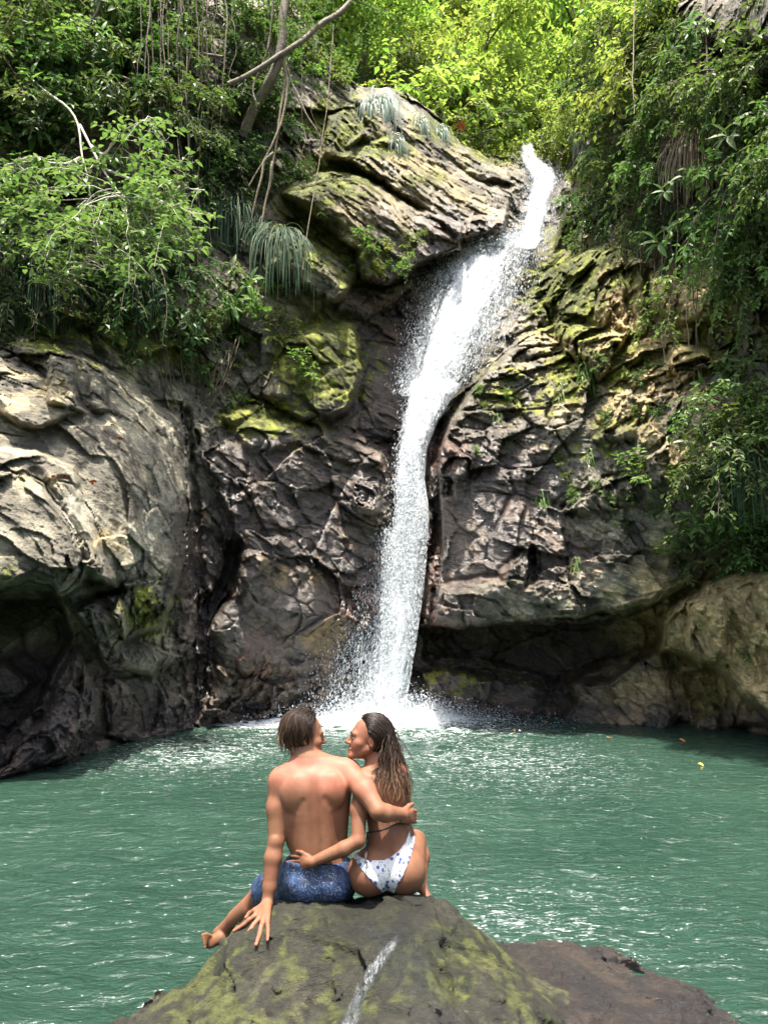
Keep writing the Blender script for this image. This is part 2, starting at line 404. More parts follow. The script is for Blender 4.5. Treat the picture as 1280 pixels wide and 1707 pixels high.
red = blob(PX, PY, [(740,750,60,50,1.1),(700,930,40,90,1.2),(720,1030,60,40,1.1),(600,1000,90,70,.9),(420,1120,120,80,.9),(640,480,80,80,.6),(800,1190,200,40,.8),(870,830,80,60,.6),(660,560,50,80,.7)])
col = lerp(col, C(.085, .036, .022), sstep(.45, 1.0, red + .5 * n2 + .2 * n3) * .75)
och = blob(PX, PY, [(470,960,90,50,1),(430,720,100,60,.7),(540,1060,90,60,.8),(760,1100,60,50,.6)])
col = lerp(col, C(.17, .115, .035), sstep(.5, 1.0, och + .5 * n2) * .8)
moss = blob(PX, PY, [(530,610,90,90,1.35),(440,690,90,50,1.1),(945,490,70,70,1.5),(985,620,90,70,.95),(1040,470,60,60,.7),(480,400,70,50,1),(500,340,60,50,1),(570,210,60,60,1.1),(600,450,70,50,.9),(245,1020,60,50,.9),(100,540,170,50,1.0),(250,560,120,60,1.0),(1180,1160,50,40,.8),(780,1140,120,40,.6),(740,215,60,40,1),(840,255,60,20,1.2),(860,660,130,60,.55),(1000,740,110,80,.6),(20,960,50,40,.6),(560,300,80,40,1.0),(620,240,90,30,1.0),(700,300,60,20,.7),(520,430,60,40,.9),(1000,430,60,40,.9),(960,540,60,60,.9),(1240,760,60,160,.8),(1200,560,90,60,.8),(970,290,40,60,.7),(940,400,40,40,.8)])
ms = sstep(.42, .75, moss + .42 * n2 + .25 * n3 + .25 * (NRM[..., 2] - .2))
mcol = lerp(np.zeros(P.shape, np.float32) + C(.044, .052, .010), C(.14, .16, .022), sstep(-.3, .5, n3 + .6 * n2))
col = lerp(col, mcol, ms)
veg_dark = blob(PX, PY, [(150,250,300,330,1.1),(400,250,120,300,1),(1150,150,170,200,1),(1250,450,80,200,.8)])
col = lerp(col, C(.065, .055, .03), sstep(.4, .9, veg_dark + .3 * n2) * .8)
col = lerp(col, C(.46, .35, .18), flow * .55 * sstep(-.4, .4, n2 + n4))
col *= np.array((1.26, 1.20, 1.06), np.float32) * (1 + .18 * n3 + .10 * n2)[..., None]
col *= (1 + .22 * f2 + .22 * f3 + .14 * f1)[..., None].clip(.45, 1.7)
wetA = np.clip(wet * (1 - .8 * ms) + .12 * (n1 > .1), 0, 1)
CLIFF_P, CLIFF_N = P, NRM
def at(px, py, off=0.0):
    """point on the cliff seen near pixel (px, py) and the outward normal there"""
    i = int(np.clip((py + 420) / STEP, 0, len(GY) - 1)); j = int(np.clip((px + 420) / STEP, 0, len(GX) - 1))
    return CLIFF_P[i, j] + CLIFF_N[i, j] * off, CLIFF_N[i, j]

def rock_material(name, fs=1.0):
    k = NT(name); co = k.obj_co()
    at_ = k.n('Attribute', attribute_name='rock')
    a = k.noise(co, 7 * fs, 6, .65); b = k.noise(co, 30 * fs, 5, .7); c = None
    g = k.math('MULTIPLY', k.ramp(a, .25, .75, .62, 1.38), k.ramp(b, .25, .75, .66, 1.34))
    vm = k.n('VectorMath', operation='SCALE'); k.l(at_.outputs['Color'], vm.inputs[0]); k.l(g, vm.inputs['Scale'])
    k.l(vm.outputs[0], k.b.inputs['Base Color'])
    wet = k.math('ADD', at_.outputs['Alpha'], k.ramp(a, .3, .7, -.25, .25))
    k.l(k.ramp(wet, .25, .75, .72, .34 if fs == 1 else .5), k.b.inputs['Roughness'])
    k.b.inputs['Specular IOR Level'].default_value = .4
    k.l(k.ramp(wet, .3, .7, 0, 1), k.b.inputs['Coat Weight']); k.b.inputs['Coat Roughness'].default_value = .20 if fs == 1 else .13; k.b.inputs['Coat IOR'].default_value = 1.7 if fs == 1 else 1.4
    mp = k.n('Mapping'); mp.inputs['Rotation'].default_value = (0, .45, .2); mp.inputs['Scale'].default_value = (.45, 1, 1.6); k.l(co, mp.inputs[0])
    st = k.noise(mp.outputs[0], 16 * fs, 6, .7, .6)
    hgt = k.math('ADD', k.math('MULTIPLY', st, .8), k.math('MULTIPLY', b, .4))
    nb = k.bump(hgt, .9, .075 if fs == 1 else .045)
    fine = k.noise(co, 75 * fs, 3, .6)
    nf = k.bump(fine, .45, .02 if fs == 1 else .011, nb)
    k.l(nf, k.b.inputs['Normal']); k.l(nf, k.b.inputs['Coat Normal'])
    return k.m
M_ROCK = rock_material('rock')
ny, nx = PX.shape
idx = np.arange(ny * nx).reshape(ny, nx)
def cliff_piece(name, j0, j1):
    I = idx[:, j0:j1]
    Fq = np.stack([I[:-1, :-1], I[1:, :-1], I[1:, 1:], I[:-1, 1:]], -1).reshape(-1, 4)
    used = np.unique(Fq); remap = np.zeros(ny * nx, np.int32); remap[used] = np.arange(len(used))
    me = mesh_from(name, P.reshape(-1, 3)[used], remap[Fq])
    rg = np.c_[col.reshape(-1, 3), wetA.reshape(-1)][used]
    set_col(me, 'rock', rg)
    return obj(name, me, M_ROCK, kind='structure')
jm = int((690 + 420) / STEP)
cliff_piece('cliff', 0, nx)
# ------------------------------------------------------------------ hillside behind the lip
def hillside():
    xs = np.linspace(-38, 46, 150); ys = np.linspace(21.5, 75, 120)
    X, Y = np.meshgrid(xs, ys)
    valley = np.abs(X - (4 + (Y - 22) * .12))
    z = 14.9 + np.maximum(Y - 25, 0) * .92 + np.maximum(valley - 2.2, 0) * .55 * np.minimum(1, (Y - 20) / 4)
    z = np.minimum(z, 60)
    pts = np.stack([X, Y, z], -1); z = z + 1.2 * fbm(pts * .15, 3, 7) + .4 * fbm(pts * .7, 3, 8)
    z = np.where(Y < 23.5, np.minimum(z, 15.2), z)
    V = np.stack([X, Y, z], -1).reshape(-1, 3)
    I = np.arange(X.size).reshape(X.shape)
    F = np.stack([I[:-1, :-1], I[:-1, 1:], I[1:, 1:], I[1:, :-1]], -1).reshape(-1, 4)
    k = NT('hill_soil'); co = k.obj_co()
    k.l(k.mix(k.ramp(k.noise(co, 2, 6), .35, .65), (.03, .04, .012), (.07, .085, .02)), k.b.inputs['Base Color'])
    k.b.inputs['Roughness'].default_value = .9
    k.l(k.bump(k.noise(co, 8, 5), 1, .2), k.b.inputs['Normal'])
    obj('hillside', mesh_from('hillside', V, F), k.m, kind='structure')
    def hz(x, y):
        i = int(np.clip((y - 21.5) / (75 - 21.5) * 119, 0, 119)); j = int(np.clip((x + 38) / 84 * 149, 0, 149))
        return float(z[i, j])
    return hz
hill_z = hillside()
def sky_block_slopes():
    """unseen slope added behind and beside the viewer to cut low sky light"""
    an = np.linspace(math.radians(158), math.radians(382), 120); rr = np.linspace(0, 1, 40)
    A, R = np.meshgrid(an, rr)
    r0 = 11.5 + 1.5 * np.sin(A * 3); r = r0 + R * 26
    X = r * np.cos(A) * 1.05; Y = 1.5 + r * np.sin(A); Z = -1.2 + 8 * R ** .62
    pt = np.stack([X, Y, Z], -1); d = fbm(pt * .25, 4, 77) * 1.6 + .6 * fbm(pt * 1.2, 3, 78)
    V = (pt + d[..., None] * np.stack([np.cos(A) * -.6, np.sin(A) * -.6, A * 0 + .5], -1)).reshape(-1, 3)
    I = np.arange(X.size).reshape(X.shape)
    F = np.stack([I[:-1, :-1], I[:-1, 1:], I[1:, 1:], I[1:, :-1]], -1).reshape(-1, 4)
    obj('unseen_sky_block', mesh_from('unseen_sky_block', V, F), bpy.data.materials['hill_soil'], kind='structure')  # out of view, added to block low light from the sky
sky_block_slopes()

# ------------------------------------------------------------------ pool
FX, FY = 0.05, 15.9       # where the fall strikes the pool
def pool():
    ys = [-6.0]
    while ys[-1] < 18.5: ys.append(ys[-1] + (0.035 if ys[-1] > 2.5 else .25) + max(0, ys[-1] - 7) * .006)
    ys = np.array(ys); xs = np.concatenate([np.arange(-16, -5, .15), np.arange(-5, 5.0, .035), np.arange(5, 16, .12)])
    X, Y = np.meshgrid(xs, ys)
    r = np.hypot(X - FX, Y - FY)
    p = np.stack([X, Y, X * 0], -1).astype(np.float32)
    wx = p + .35 * np.stack([fbm(p * .6, 2, 1), fbm(p * .6, 2, 2), X * 0], -1)
    q = np.stack([wx[..., 0] * 1.5, wx[..., 1] * 3.3, X * 0 + .3], -1)
    h = .030 * fbm(q * .55, 2, 11) + .024 * fbm(q * 1.25, 3, 12, ridge=True) + .009 * fbm(q * 3.4, 2, 13, ridge=True)
    h += .012 * np.sin(r * 4.2 + 2.2 * fbm(p * .5, 2, 4)) * np.exp(-r / 9)
    h *= .75 + .9 * np.exp(-r / 3.5)
    h += .10 * np.exp(-(r / 1.5) ** 2) * (1 + fbm(p * 3, 3, 15))
    V = np.stack([X, Y, h], -1).reshape(-1, 3); I = np.arange(X.size).reshape(X.shape)
    F = np.stack([I[:-1, :-1], I[:-1, 1:], I[1:, 1:], I[1:, :-1]], -1).reshape(-1, 4)
    # foam: how much froth drifts here, near glints painted in too
    fo = 1.15 * np.exp(-((X - FX + .1) / 1.45) ** 2 - ((Y - FY + .2) / 1.3) ** 2)
    fo = np.maximum(fo, .55 * np.exp(-((X + 1.9) / 1.6) ** 2 - ((Y - 15.0) / .7) ** 2))
    fo = np.maximum(fo, .29 * np.exp(-(r / 3.6) ** 2))
    fo = np.maximum(fo, .15 * np.exp(-((X - 1.6) / 2.4) ** 2 - ((Y - 11.5) / 3.2) ** 2))
    fo = np.maximum(fo, .17 * np.exp(-((X + 2.6) / 2.0) ** 2 - ((Y - 12) / 2.6) ** 2))
    fo = np.maximum(fo, .12 * np.exp(-((X - .9) / 1.3) ** 2 - ((Y - 5.4) / 1.1) ** 2))  # glints on the near water, painted in as pale froth
    me = mesh_from('water', V, F); set_col(me, 'foam_and_glints', np.c_[np.repeat(fo.reshape(-1, 1), 3, 1), np.ones(fo.size)])
    k = NT('pool_water'); co = k.obj_co()
    fa = k.n('Attribute', attribute_name='foam_and_glints').outputs['Fac']
    mp = k.obj_co((1.0, 2.3, 1))
    n1 = k.noise(mp, 3.2, 6, .62, .8); n2 = k.noise(mp, 13, 4, .6, 1.2); n0 = k.noise(co, .35, 3)
    lace = k.math('ADD', k.math('MULTIPLY', k.math('ABSOLUTE', k.math('SUBTRACT', n1, .5)), -3.2), k.math('MULTIPLY', n2, .62))
    foam_and_glints = k.ramp(k.math('ADD', k.math('MULTIPLY', fa, 1.15), lace), .36, .70)
    body = k.mix(k.ramp(n0, .3, .7), (.012, .031, .021), (.020, .044, .030))
    body = k.mix(k.math('MULTIPLY', fa, .55), body, (.05, .12, .085))
    k.l(k.mix(foam_and_glints, body, (.86, .90, .90)), k.b.inputs['Base Color'])
    k.l(k.math('ADD', k.math('MULTIPLY', foam_and_glints, .5), .08), k.b.inputs['Roughness'])
    k.b.inputs['IOR'].default_value = 1.333
    hb = k.noise(k.obj_co((1, 1.9, 1)), 3.6, 5, .55, .8); hc = k.noise(k.obj_co((1, 1.8, 1)), 13, 3, .5, .4)
    nb = k.bump(k.math('ADD', hb, k.math('MULTIPLY', hc, .30)), .8, .08)
    k.l(nb, k.b.inputs['Normal'])
    obj('water', me, k.m, kind='structure')
pool()

# ------------------------------------------------------------------ waterfall: sheets of streaked water, then flying drops
def droplets(pts, dirs, size, stretch, rng):
    """elongated octahedra"""
    n = len(pts); d = dirs / (np.linalg.norm(dirs, axis=1, keepdims=True) + 1e-9)
    a = np.cross(d, rng.normal(size=(n, 3))); a /= np.linalg.norm(a, axis=1, keepdims=True) + 1e-9
    b = np.cross(d, a); s = size[:, None]; L = (size * stretch)[:, None]
    V = np.stack([pts + d * L, pts + a * s, pts + b * s, pts - a * s, pts - b * s, pts - d * L], 1).reshape(-1, 3)
    T = np.array([(0,1,2),(0,2,3),(0,3,4),(0,4,1),(5,2,1),(5,3,2),(5,4,3),(5,1,4)])
    F = (np.arange(n)[:, None, None] * 6 + T[None]).reshape(-1, 3)
    return V, F
def waterfall():
    rng = np.random.default_rng(4)
    py = np.arange(246, 1202, 3.0)
    Lf = np.interp(py, FALL[:, 0], FALL[:, 1]); Rf = np.interp(py, FALL[:, 0], FALL[:, 2]); Df = np.interp(py, FALL[:, 0], FALL[:, 3])
    cen = W((Lf + Rf) / 2, py, Df)
    arc = np.r_[0, np.cumsum(np.linalg.norm(np.diff(cen, axis=0), axis=1))]
    k = NT('falling_water')
    uv = k.n('Attribute', attribute_name='flow').outputs['Vector']
    mp = k.n('Mapping'); mp.inputs['Scale'].default_value = (9, 1.1, 1); k.l(uv, mp.inputs[0])
    mq = k.n('Mapping'); mq.inputs['Scale'].default_value = (22, 7, 1); k.l(uv, mq.inputs[0])
    a = k.noise(mp.outputs[0], 1, 5, .6, .35); b = k.noise(mq.outputs[0], 1, 4, .65, .3)
    ed = k.n('Attribute', attribute_name='body').outputs['Fac']
    dens = k.math('ADD', k.math('ADD', k.math('MULTIPLY', a, .7), k.math('MULTIPLY', b, .75)), ed)
    k.l(k.ramp(dens, .92, 1.22, 0.0, 1.0), k.b.inputs['Alpha'])
    k.l(k.mix(k.ramp(k.math('ADD', k.math('MULTIPLY', dens, .6), k.math('ADD', k.math('MULTIPLY', b, .8), k.math('MULTIPLY', a, .4))), .98, 1.5), (.42, .48, .52), (.84, .87, .89)), k.b.inputs['Base Color'])
    k.b.inputs['Roughness'].default_value = .45
    k.b.inputs['Subsurface Weight'].default_value = 0.0
    k.l(k.bump(b, .6, .05), k.b.inputs['Normal'])
    tl = k.n('BsdfTranslucent'); tl.inputs[0].default_value = (.7, .75, .78, 1); al = k.n('MixShader'); al.inputs[0].default_value = .25; tp = k.n('BsdfTransparent'); am_ = k.n('MixShader')
    k.t.links.remove(k.b.inputs['Alpha'].links[0]); k.l(k.b.outputs[0], al.inputs[1]); k.l(tl.outputs[0], al.inputs[2])
    k.l(k.ramp(dens, .80, 1.30, 0.0, 1.0), am_.inputs[0]); k.l(tp.outputs[0], am_.inputs[1]); k.l(al.outputs[0], am_.inputs[2]); k.l(am_.outputs[0], k.out.inputs[0])
    k2 = NT('white_spray'); k2.b.inputs['Base Color'].default_value = (.74, .78, .81, 1); k2.b.inputs['Roughness'].default_value = .25
    tr = k2.n('BsdfTranslucent'); tr.inputs[0].default_value = (.7, .75, .78, 1)
    mx = k2.n('MixShader'); mx.inputs[0].default_value = .4
    k2.l(k2.b.outputs[0], mx.inputs[1]); k2.l(tr.outputs[0], mx.inputs[2]); k2.l(mx.outputs[0], k2.out.inputs[0])
    nu = 46; u = np.linspace(0, 1, nu)
    VV, FF, UV, BD = [], [], [], []; off = 0
    for layer, (widen, dy, dens) in enumerate(((0, 0, .22), (.05, -.16, .0), (.16, -.30, -.16))):
        U = np.repeat(u[None], len(py), 0)
        wob = .04 * fbm(np.stack([arc * 1.2, arc * 0 + layer, arc * 0], -1), 3, 50 + layer)
        wob2 = .04 * fbm(np.stack([arc * 1.2, arc * 0 + layer + 9, arc * 0], -1), 3, 60 + layer)
        l2 = Lf - (Rf - Lf) * (widen + wob); r2 = Rf + (Rf - Lf) * (widen * .5 * (py < 640) + wob2) - 6 * (py > 900)
        pin = np.exp(-((py - 770) / 90) ** 2) * min(1, widen * 5) * .8
        l2 = l2 + (Lf - l2) * pin; r2 = r2 + (Rf - r2) * pin
        px = l2[:, None] + (r2 - l2)[:, None] * U
        p = W(px, np.repeat(py[:, None], nu, 1), np.repeat(Df[:, None], nu, 1))
        round_ = np.sqrt(np.clip(1 - (2 * U - 1) ** 2, 0, 1))
        qn = np.stack([p[..., 0] * 3, p[..., 1] * .3, arc[:, None].repeat(nu, 1) * .7 + layer * 5], -1)
        p[..., 1] += dy * (.4 + .6 * round_) - .22 * round_ * fbm(qn, 4, 70 + layer) - .05
        VV.append(p.reshape(-1, 3)); I = np.arange(p.shape[0] * nu).reshape(p.shape[:2]) + off; off += I.size
        FF.append(np.stack([I[:-1, :-1], I[1:, :-1], I[1:, 1:], I[:-1, 1:]], -1).reshape(-1, 4))
        wm = np.linalg.norm(p[:, -1] - p[:, 0], axis=1)
        UV.append(np.stack([(U - .5) * wm[:, None] + layer * 7.3, arc[:, None].repeat(nu, 1), U * 0], -1).reshape(-1, 3))
        edge = np.minimum(U * wm[:, None], (1 - U) * wm[:, None])
        bd = dens + .62 * sstep(0, .5 * np.maximum(.55, wm * .35)[:, None], edge) - .08
        up = (py[:, None] > 415) & (py[:, None] < 640)
        bd = bd - .34 * (up * sstep(.35, .75, U)) - .12 * up - .24 * (py[:, None] < 404)
        bd = bd + .16 * ((py[:, None] > 680) * sstep(.25, .5, U))
        bd = bd - .22 * (py[:, None] > 900) * sstep(.35, 0, U) + .14 * sstep(600, 700, py)[:, None] * sstep(0.1, .45, U)
        bd = bd - .55 * (np.exp(-((py - 414) / 13) ** 2)[:, None] * sstep(.62, .2, U)) - .10 * (py[:, None] < 640)
        BD.append(bd.reshape(-1))
    me = mesh_from('waterfall', np.concatenate(VV), np.concatenate(FF))
    fa = me.attributes.new('flow', 'FLOAT_VECTOR', 'POINT'); fa.data.foreach_set('vector', np.concatenate(UV).astype(np.float32).ravel())
    ba = me.attributes.new('body', 'FLOAT', 'POINT'); ba.data.foreach_set('value', np.concatenate(BD).astype(np.float32))
    obj('waterfall', me, k.m, kind='structure')
    # drops
    n = 80000
    t = rng.random(n); yy = 262 + (1202 - 262) * t ** .75
    l = np.interp(yy, FALL[:, 0], FALL[:, 1]); r = np.interp(yy, FALL[:, 0], FALL[:, 2]); d = np.interp(yy, FALL[:, 0], FALL[:, 3])
    wd = r - l
    uu = rng.normal(.5, .30, n)
    uu = np.where((yy > 640) & (yy < 900), .5 + (uu - .5) * .7, uu)
    uu = np.where((yy > 640) & (uu > .96), .96 - np.abs(rng.normal(0, .12, n)), uu)
    low = yy > 880
    uu = np.where(low & (rng.random(n) < .42), .35 - np.abs(rng.normal(0, .55, n)) * (.5 + 1.2 * (yy - 880) / 320), uu)
    up = (yy > 400) & (yy < 660); uu = np.where(up & (rng.random(n) < .25), -np.abs(rng.normal(0, .16, n)) + .05, uu)
    pts = W(l + uu * wd, yy, d - .12 - np.abs(rng.normal(0, .22, n)))
    slope = np.stack([-.25 - .1 * rng.normal(size=n), -.1 + .1 * rng.normal(size=n), -np.ones(n)], 1)
    slope[~up, 0] *= .35
    size = np.exp(rng.normal(-5.45, .40, n)) * np.where(uu < .0, .9, 1)
    V1, F1 = droplets(pts, slope, size, rng.uniform(1.5, 7.0, n), rng)
    # spray thrown up where the chute lands on the ledge
    e = 3500; ex = rng.uniform(0, 1, e); ey = 424 - 26 * ex + rng.normal(0, 7, e) - np.abs(rng.normal(0, 6, e))
    pe = W(772 + 95 * ex + rng.normal(0, 6, e), ey, 18.75 + rng.normal(0, .25, e))
    V3, F3 = droplets(pe, rng.normal(size=(e, 3)) + np.array([-.5, -.3, .6]), np.exp(rng.normal(-5.0, .45, e)), rng.uniform(1, 2.5, e), rng)
    F3 = F3 + len(V1); V1 = np.r_[V1, V3]; F1 = np.r_[F1, F3]
    # splash where it strikes
    m = 30000
    an = rng.uniform(0, 2 * np.pi, m); rr = np.abs(rng.normal(0, 1.0, m)) + .1
    zz = np.abs(rng.normal(0, .26, m)) * np.exp(-rr * .35)
    sp = np.stack([FX + .05 + 1.15 * rr * np.cos(an), FY - .15 + .8 * rr * np.sin(an), zz + .02], 1)
    V2, F2 = droplets(sp, rng.normal(size=(m, 3)) + np.array([0, 0, .7]), np.exp(rng.normal(-5.2, .5, m)), rng.uniform(1, 1.8, m), rng)
    me = mesh_from('water_spray', np.r_[V1, V2], np.r_[F1, F2 + len(V1)], smooth=True)
    obj('water_spray', me, k2.m, kind='stuff')
waterfall()
# ------------------------------------------------------------------ solids from distance fields (boulder, bodies)
def surface_nets(F, org, h):
    """F < 0 inside -> vertices, quads"""
    S = F < 0
    c = [S[i:S.shape[0] - 1 + i, j:S.shape[1] - 1 + j, k:S.shape[2] - 1 + k] for i in (0, 1) for j in (0, 1) for k in (0, 1)]
    cnt = sum(x.astype(np.int8) for x in c)
    act = (cnt > 0) & (cnt < 8)
    I = np.argwhere(act); vid = np.full(act.shape, -1, np.int64); vid[act] = np.arange(len(I))
    acc = np.zeros((len(I), 3)); num = np.zeros(len(I))
    cor = [(i, j, k) for i in (0, 1) for j in (0, 1) for k in (0, 1)]
    val = {o: F[I[:, 0] + o[0], I[:, 1] + o[1], I[:, 2] + o[2]].astype(np.float64) for o in cor}
    for a in cor:
        for ax in range(3):
            if a[ax] == 1: continue
            b = list(a); b[ax] = 1; b = tuple(b)
            va, vb = val[a], val[b]; m = (va < 0) != (vb < 0)
            t = np.where(m, va / np.where(m, va - vb, 1), 0)
            pos = np.repeat(np.array(a, float)[None], len(I), 0); pos[:, ax] += t
            acc += pos * m[:, None]; num += m
    V = (I + acc / num[:, None]) * h + org
    Q = []
    for ax in range(3):
        o1, o2 = [(1, 2), (2, 0), (0, 1)][ax]
        sl0 = [slice(1, -1)] * 3; sl0[ax] = slice(0, -1)
        sl1 = [slice(1, -1)] * 3; sl1[ax] = slice(1, None)
        s0, s1 = S[tuple(sl0)], S[tuple(sl1)]
        for flip in (0, 1):
            E = np.argwhere(s0 & ~s1) if not flip else np.argwhere(~s0 & s1)
            if len(E) == 0: continue
            E = E + 1; E[:, ax] -= 1
            e1 = np.zeros(3, int); e1[o1] = 1; e2 = np.zeros(3, int); e2[o2] = 1
            g = lambda D: vid[D[:, 0], D[:, 1], D[:, 2]]
            q = np.stack([g(E - e1 - e2), g(E - e2), g(E), g(E - e1)], 1)
            Q.append(q if not flip else q[:, ::-1])
    Q = np.concatenate(Q); Q = Q[(Q >= 0).all(1)]
    return V, Q

class Field:
    def __init__(s, lo, hi, h):
        s.h = h; s.lo = np.array(lo, float); s.n = np.ceil((np.array(hi) - s.lo) / h).astype(int) + 1
        s.F = np.full(s.n, 1.0, np.float32)
    def block(s, lo, hi):
        a = np.clip(np.floor((np.array(lo) - s.lo) / s.h).astype(int), 0, s.n); b = np.clip(np.ceil((np.array(hi) - s.lo) / s.h).astype(int) + 1, 0, s.n)
        sl = tuple(slice(x, y) for x, y in zip(a, b))
        ax = [(np.arange(x, y) * s.h + l).astype(np.float32) for x, y, l in zip(a, b, s.lo)]
        return sl, np.meshgrid(*ax, indexing='ij')
    def put(s, lo, hi, fn, k, op='+'):
        m = max(k, 0) + 2.5 * s.h + .004
        sl, g = s.block(np.array(lo) - m, np.array(hi) + m)
        if 0 in s.F[sl].shape: return
        d = fn(*g).astype(np.float32); f = s.F[sl]
        if op == '+':
            if k > 0:
                hh = np.clip(k - np.abs(f - d), 0, None) / k
                s.F[sl] = np.minimum(f, d) - hh * hh * k * .25
            else: s.F[sl] = np.minimum(f, d)
        else:
            d = -d
            hh = np.clip(k - np.abs(f - d), 0, None) / k if k > 0 else 0
            s.F[sl] = np.maximum(f, d) + hh * hh * k * .25
    def cone(s, a, b, ra, rb, k=.02, op='+'):
        a = np.array(a, float); b = np.array(b, float); ba = b - a; L2 = max(float(ba @ ba), 1e-9)
        r = max(ra, rb)
        def fn(X, Y, Z):
            t = np.clip(((X - a[0]) * ba[0] + (Y - a[1]) * ba[1] + (Z - a[2]) * ba[2]) / L2, 0, 1)
            return np.sqrt((X - a[0] - t * ba[0]) ** 2 + (Y - a[1] - t * ba[1]) ** 2 + (Z - a[2] - t * ba[2]) ** 2) - (ra + (rb - ra) * t)
        s.put(np.minimum(a, b) - r, np.maximum(a, b) + r, fn, k, op)
    def chain(s, pts, rad, k=.015):
        for i in range(len(pts) - 1): s.cone(pts[i], pts[i + 1], rad[i], rad[i + 1], k)
    def ell(s, c, r, k=.03, R=None, op='+'):
        c = np.array(c, float); r = np.array(r, float); M = np.eye(3) if R is None else np.array(R, float)
        ext = np.sqrt(((M * r[None, :]) ** 2).sum(1))
        def fn(X, Y, Z):
            q = [(X - c[0]) * M[0, i] + (Y - c[1]) * M[1, i] + (Z - c[2]) * M[2, i] for i in range(3)]
            k0 = np.sqrt(sum((q[i] / r[i]) ** 2 for i in range(3))); k1 = np.sqrt(sum((q[i] / r[i] ** 2) ** 2 for i in range(3)))
            return np.where(k1 > 1e-6, k0 * (k0 - 1) / np.maximum(k1, 1e-6), -r.min())
        s.put(c - ext, c + ext, fn, k, op)
    def mesh(s, name, extra=None, smooth=1, one=False):
        V, Q = surface_nets(s.F if extra is None else extra, s.lo, s.h)
        if one:                                              # keep the largest piece only
            lab = np.arange(len(V))
            while True:
                m = lab[Q].min(1); new = lab.copy()
                for k in range(4): np.minimum.at(new, Q[:, k], m)
                new = new[new]
                if (new == lab).all(): break
                lab = new
            u, c = np.unique(lab, return_counts=True); keep = lab == u[np.argmax(c)]
            mp = np.cumsum(keep) - 1; Q = mp[Q[keep[Q[:, 0]]]]; V = V[keep]
        for _ in range(smooth):
            acc = np.zeros_like(V); n = np.zeros(len(V))
            for a, b in ((0, 1), (1, 2), (2, 3), (3, 0)):
                np.add.at(acc, Q[:, a], V[Q[:, b]]); np.add.at(n, Q[:, a], 1)
                np.add.at(acc, Q[:, b], V[Q[:, a]]); np.add.at(n, Q[:, b], 1)
            V = V * .5 + .5 * acc / np.maximum(n, 1)[:, None]
        return mesh_from(name, V, Q), V

def Rz(a):
    c, s = math.cos(a), math.sin(a); return np.array([[c, -s, 0], [s, c, 0], [0, 0, 1]])
def Rx(a):
    c, s = math.cos(a), math.sin(a); return np.array([[1, 0, 0], [0, c, -s], [0, s, c]])
def Ry(a):
    c, s = math.cos(a), math.sin(a); return np.array([[c, 0, s], [0, 1, 0], [-s, 0, c]])

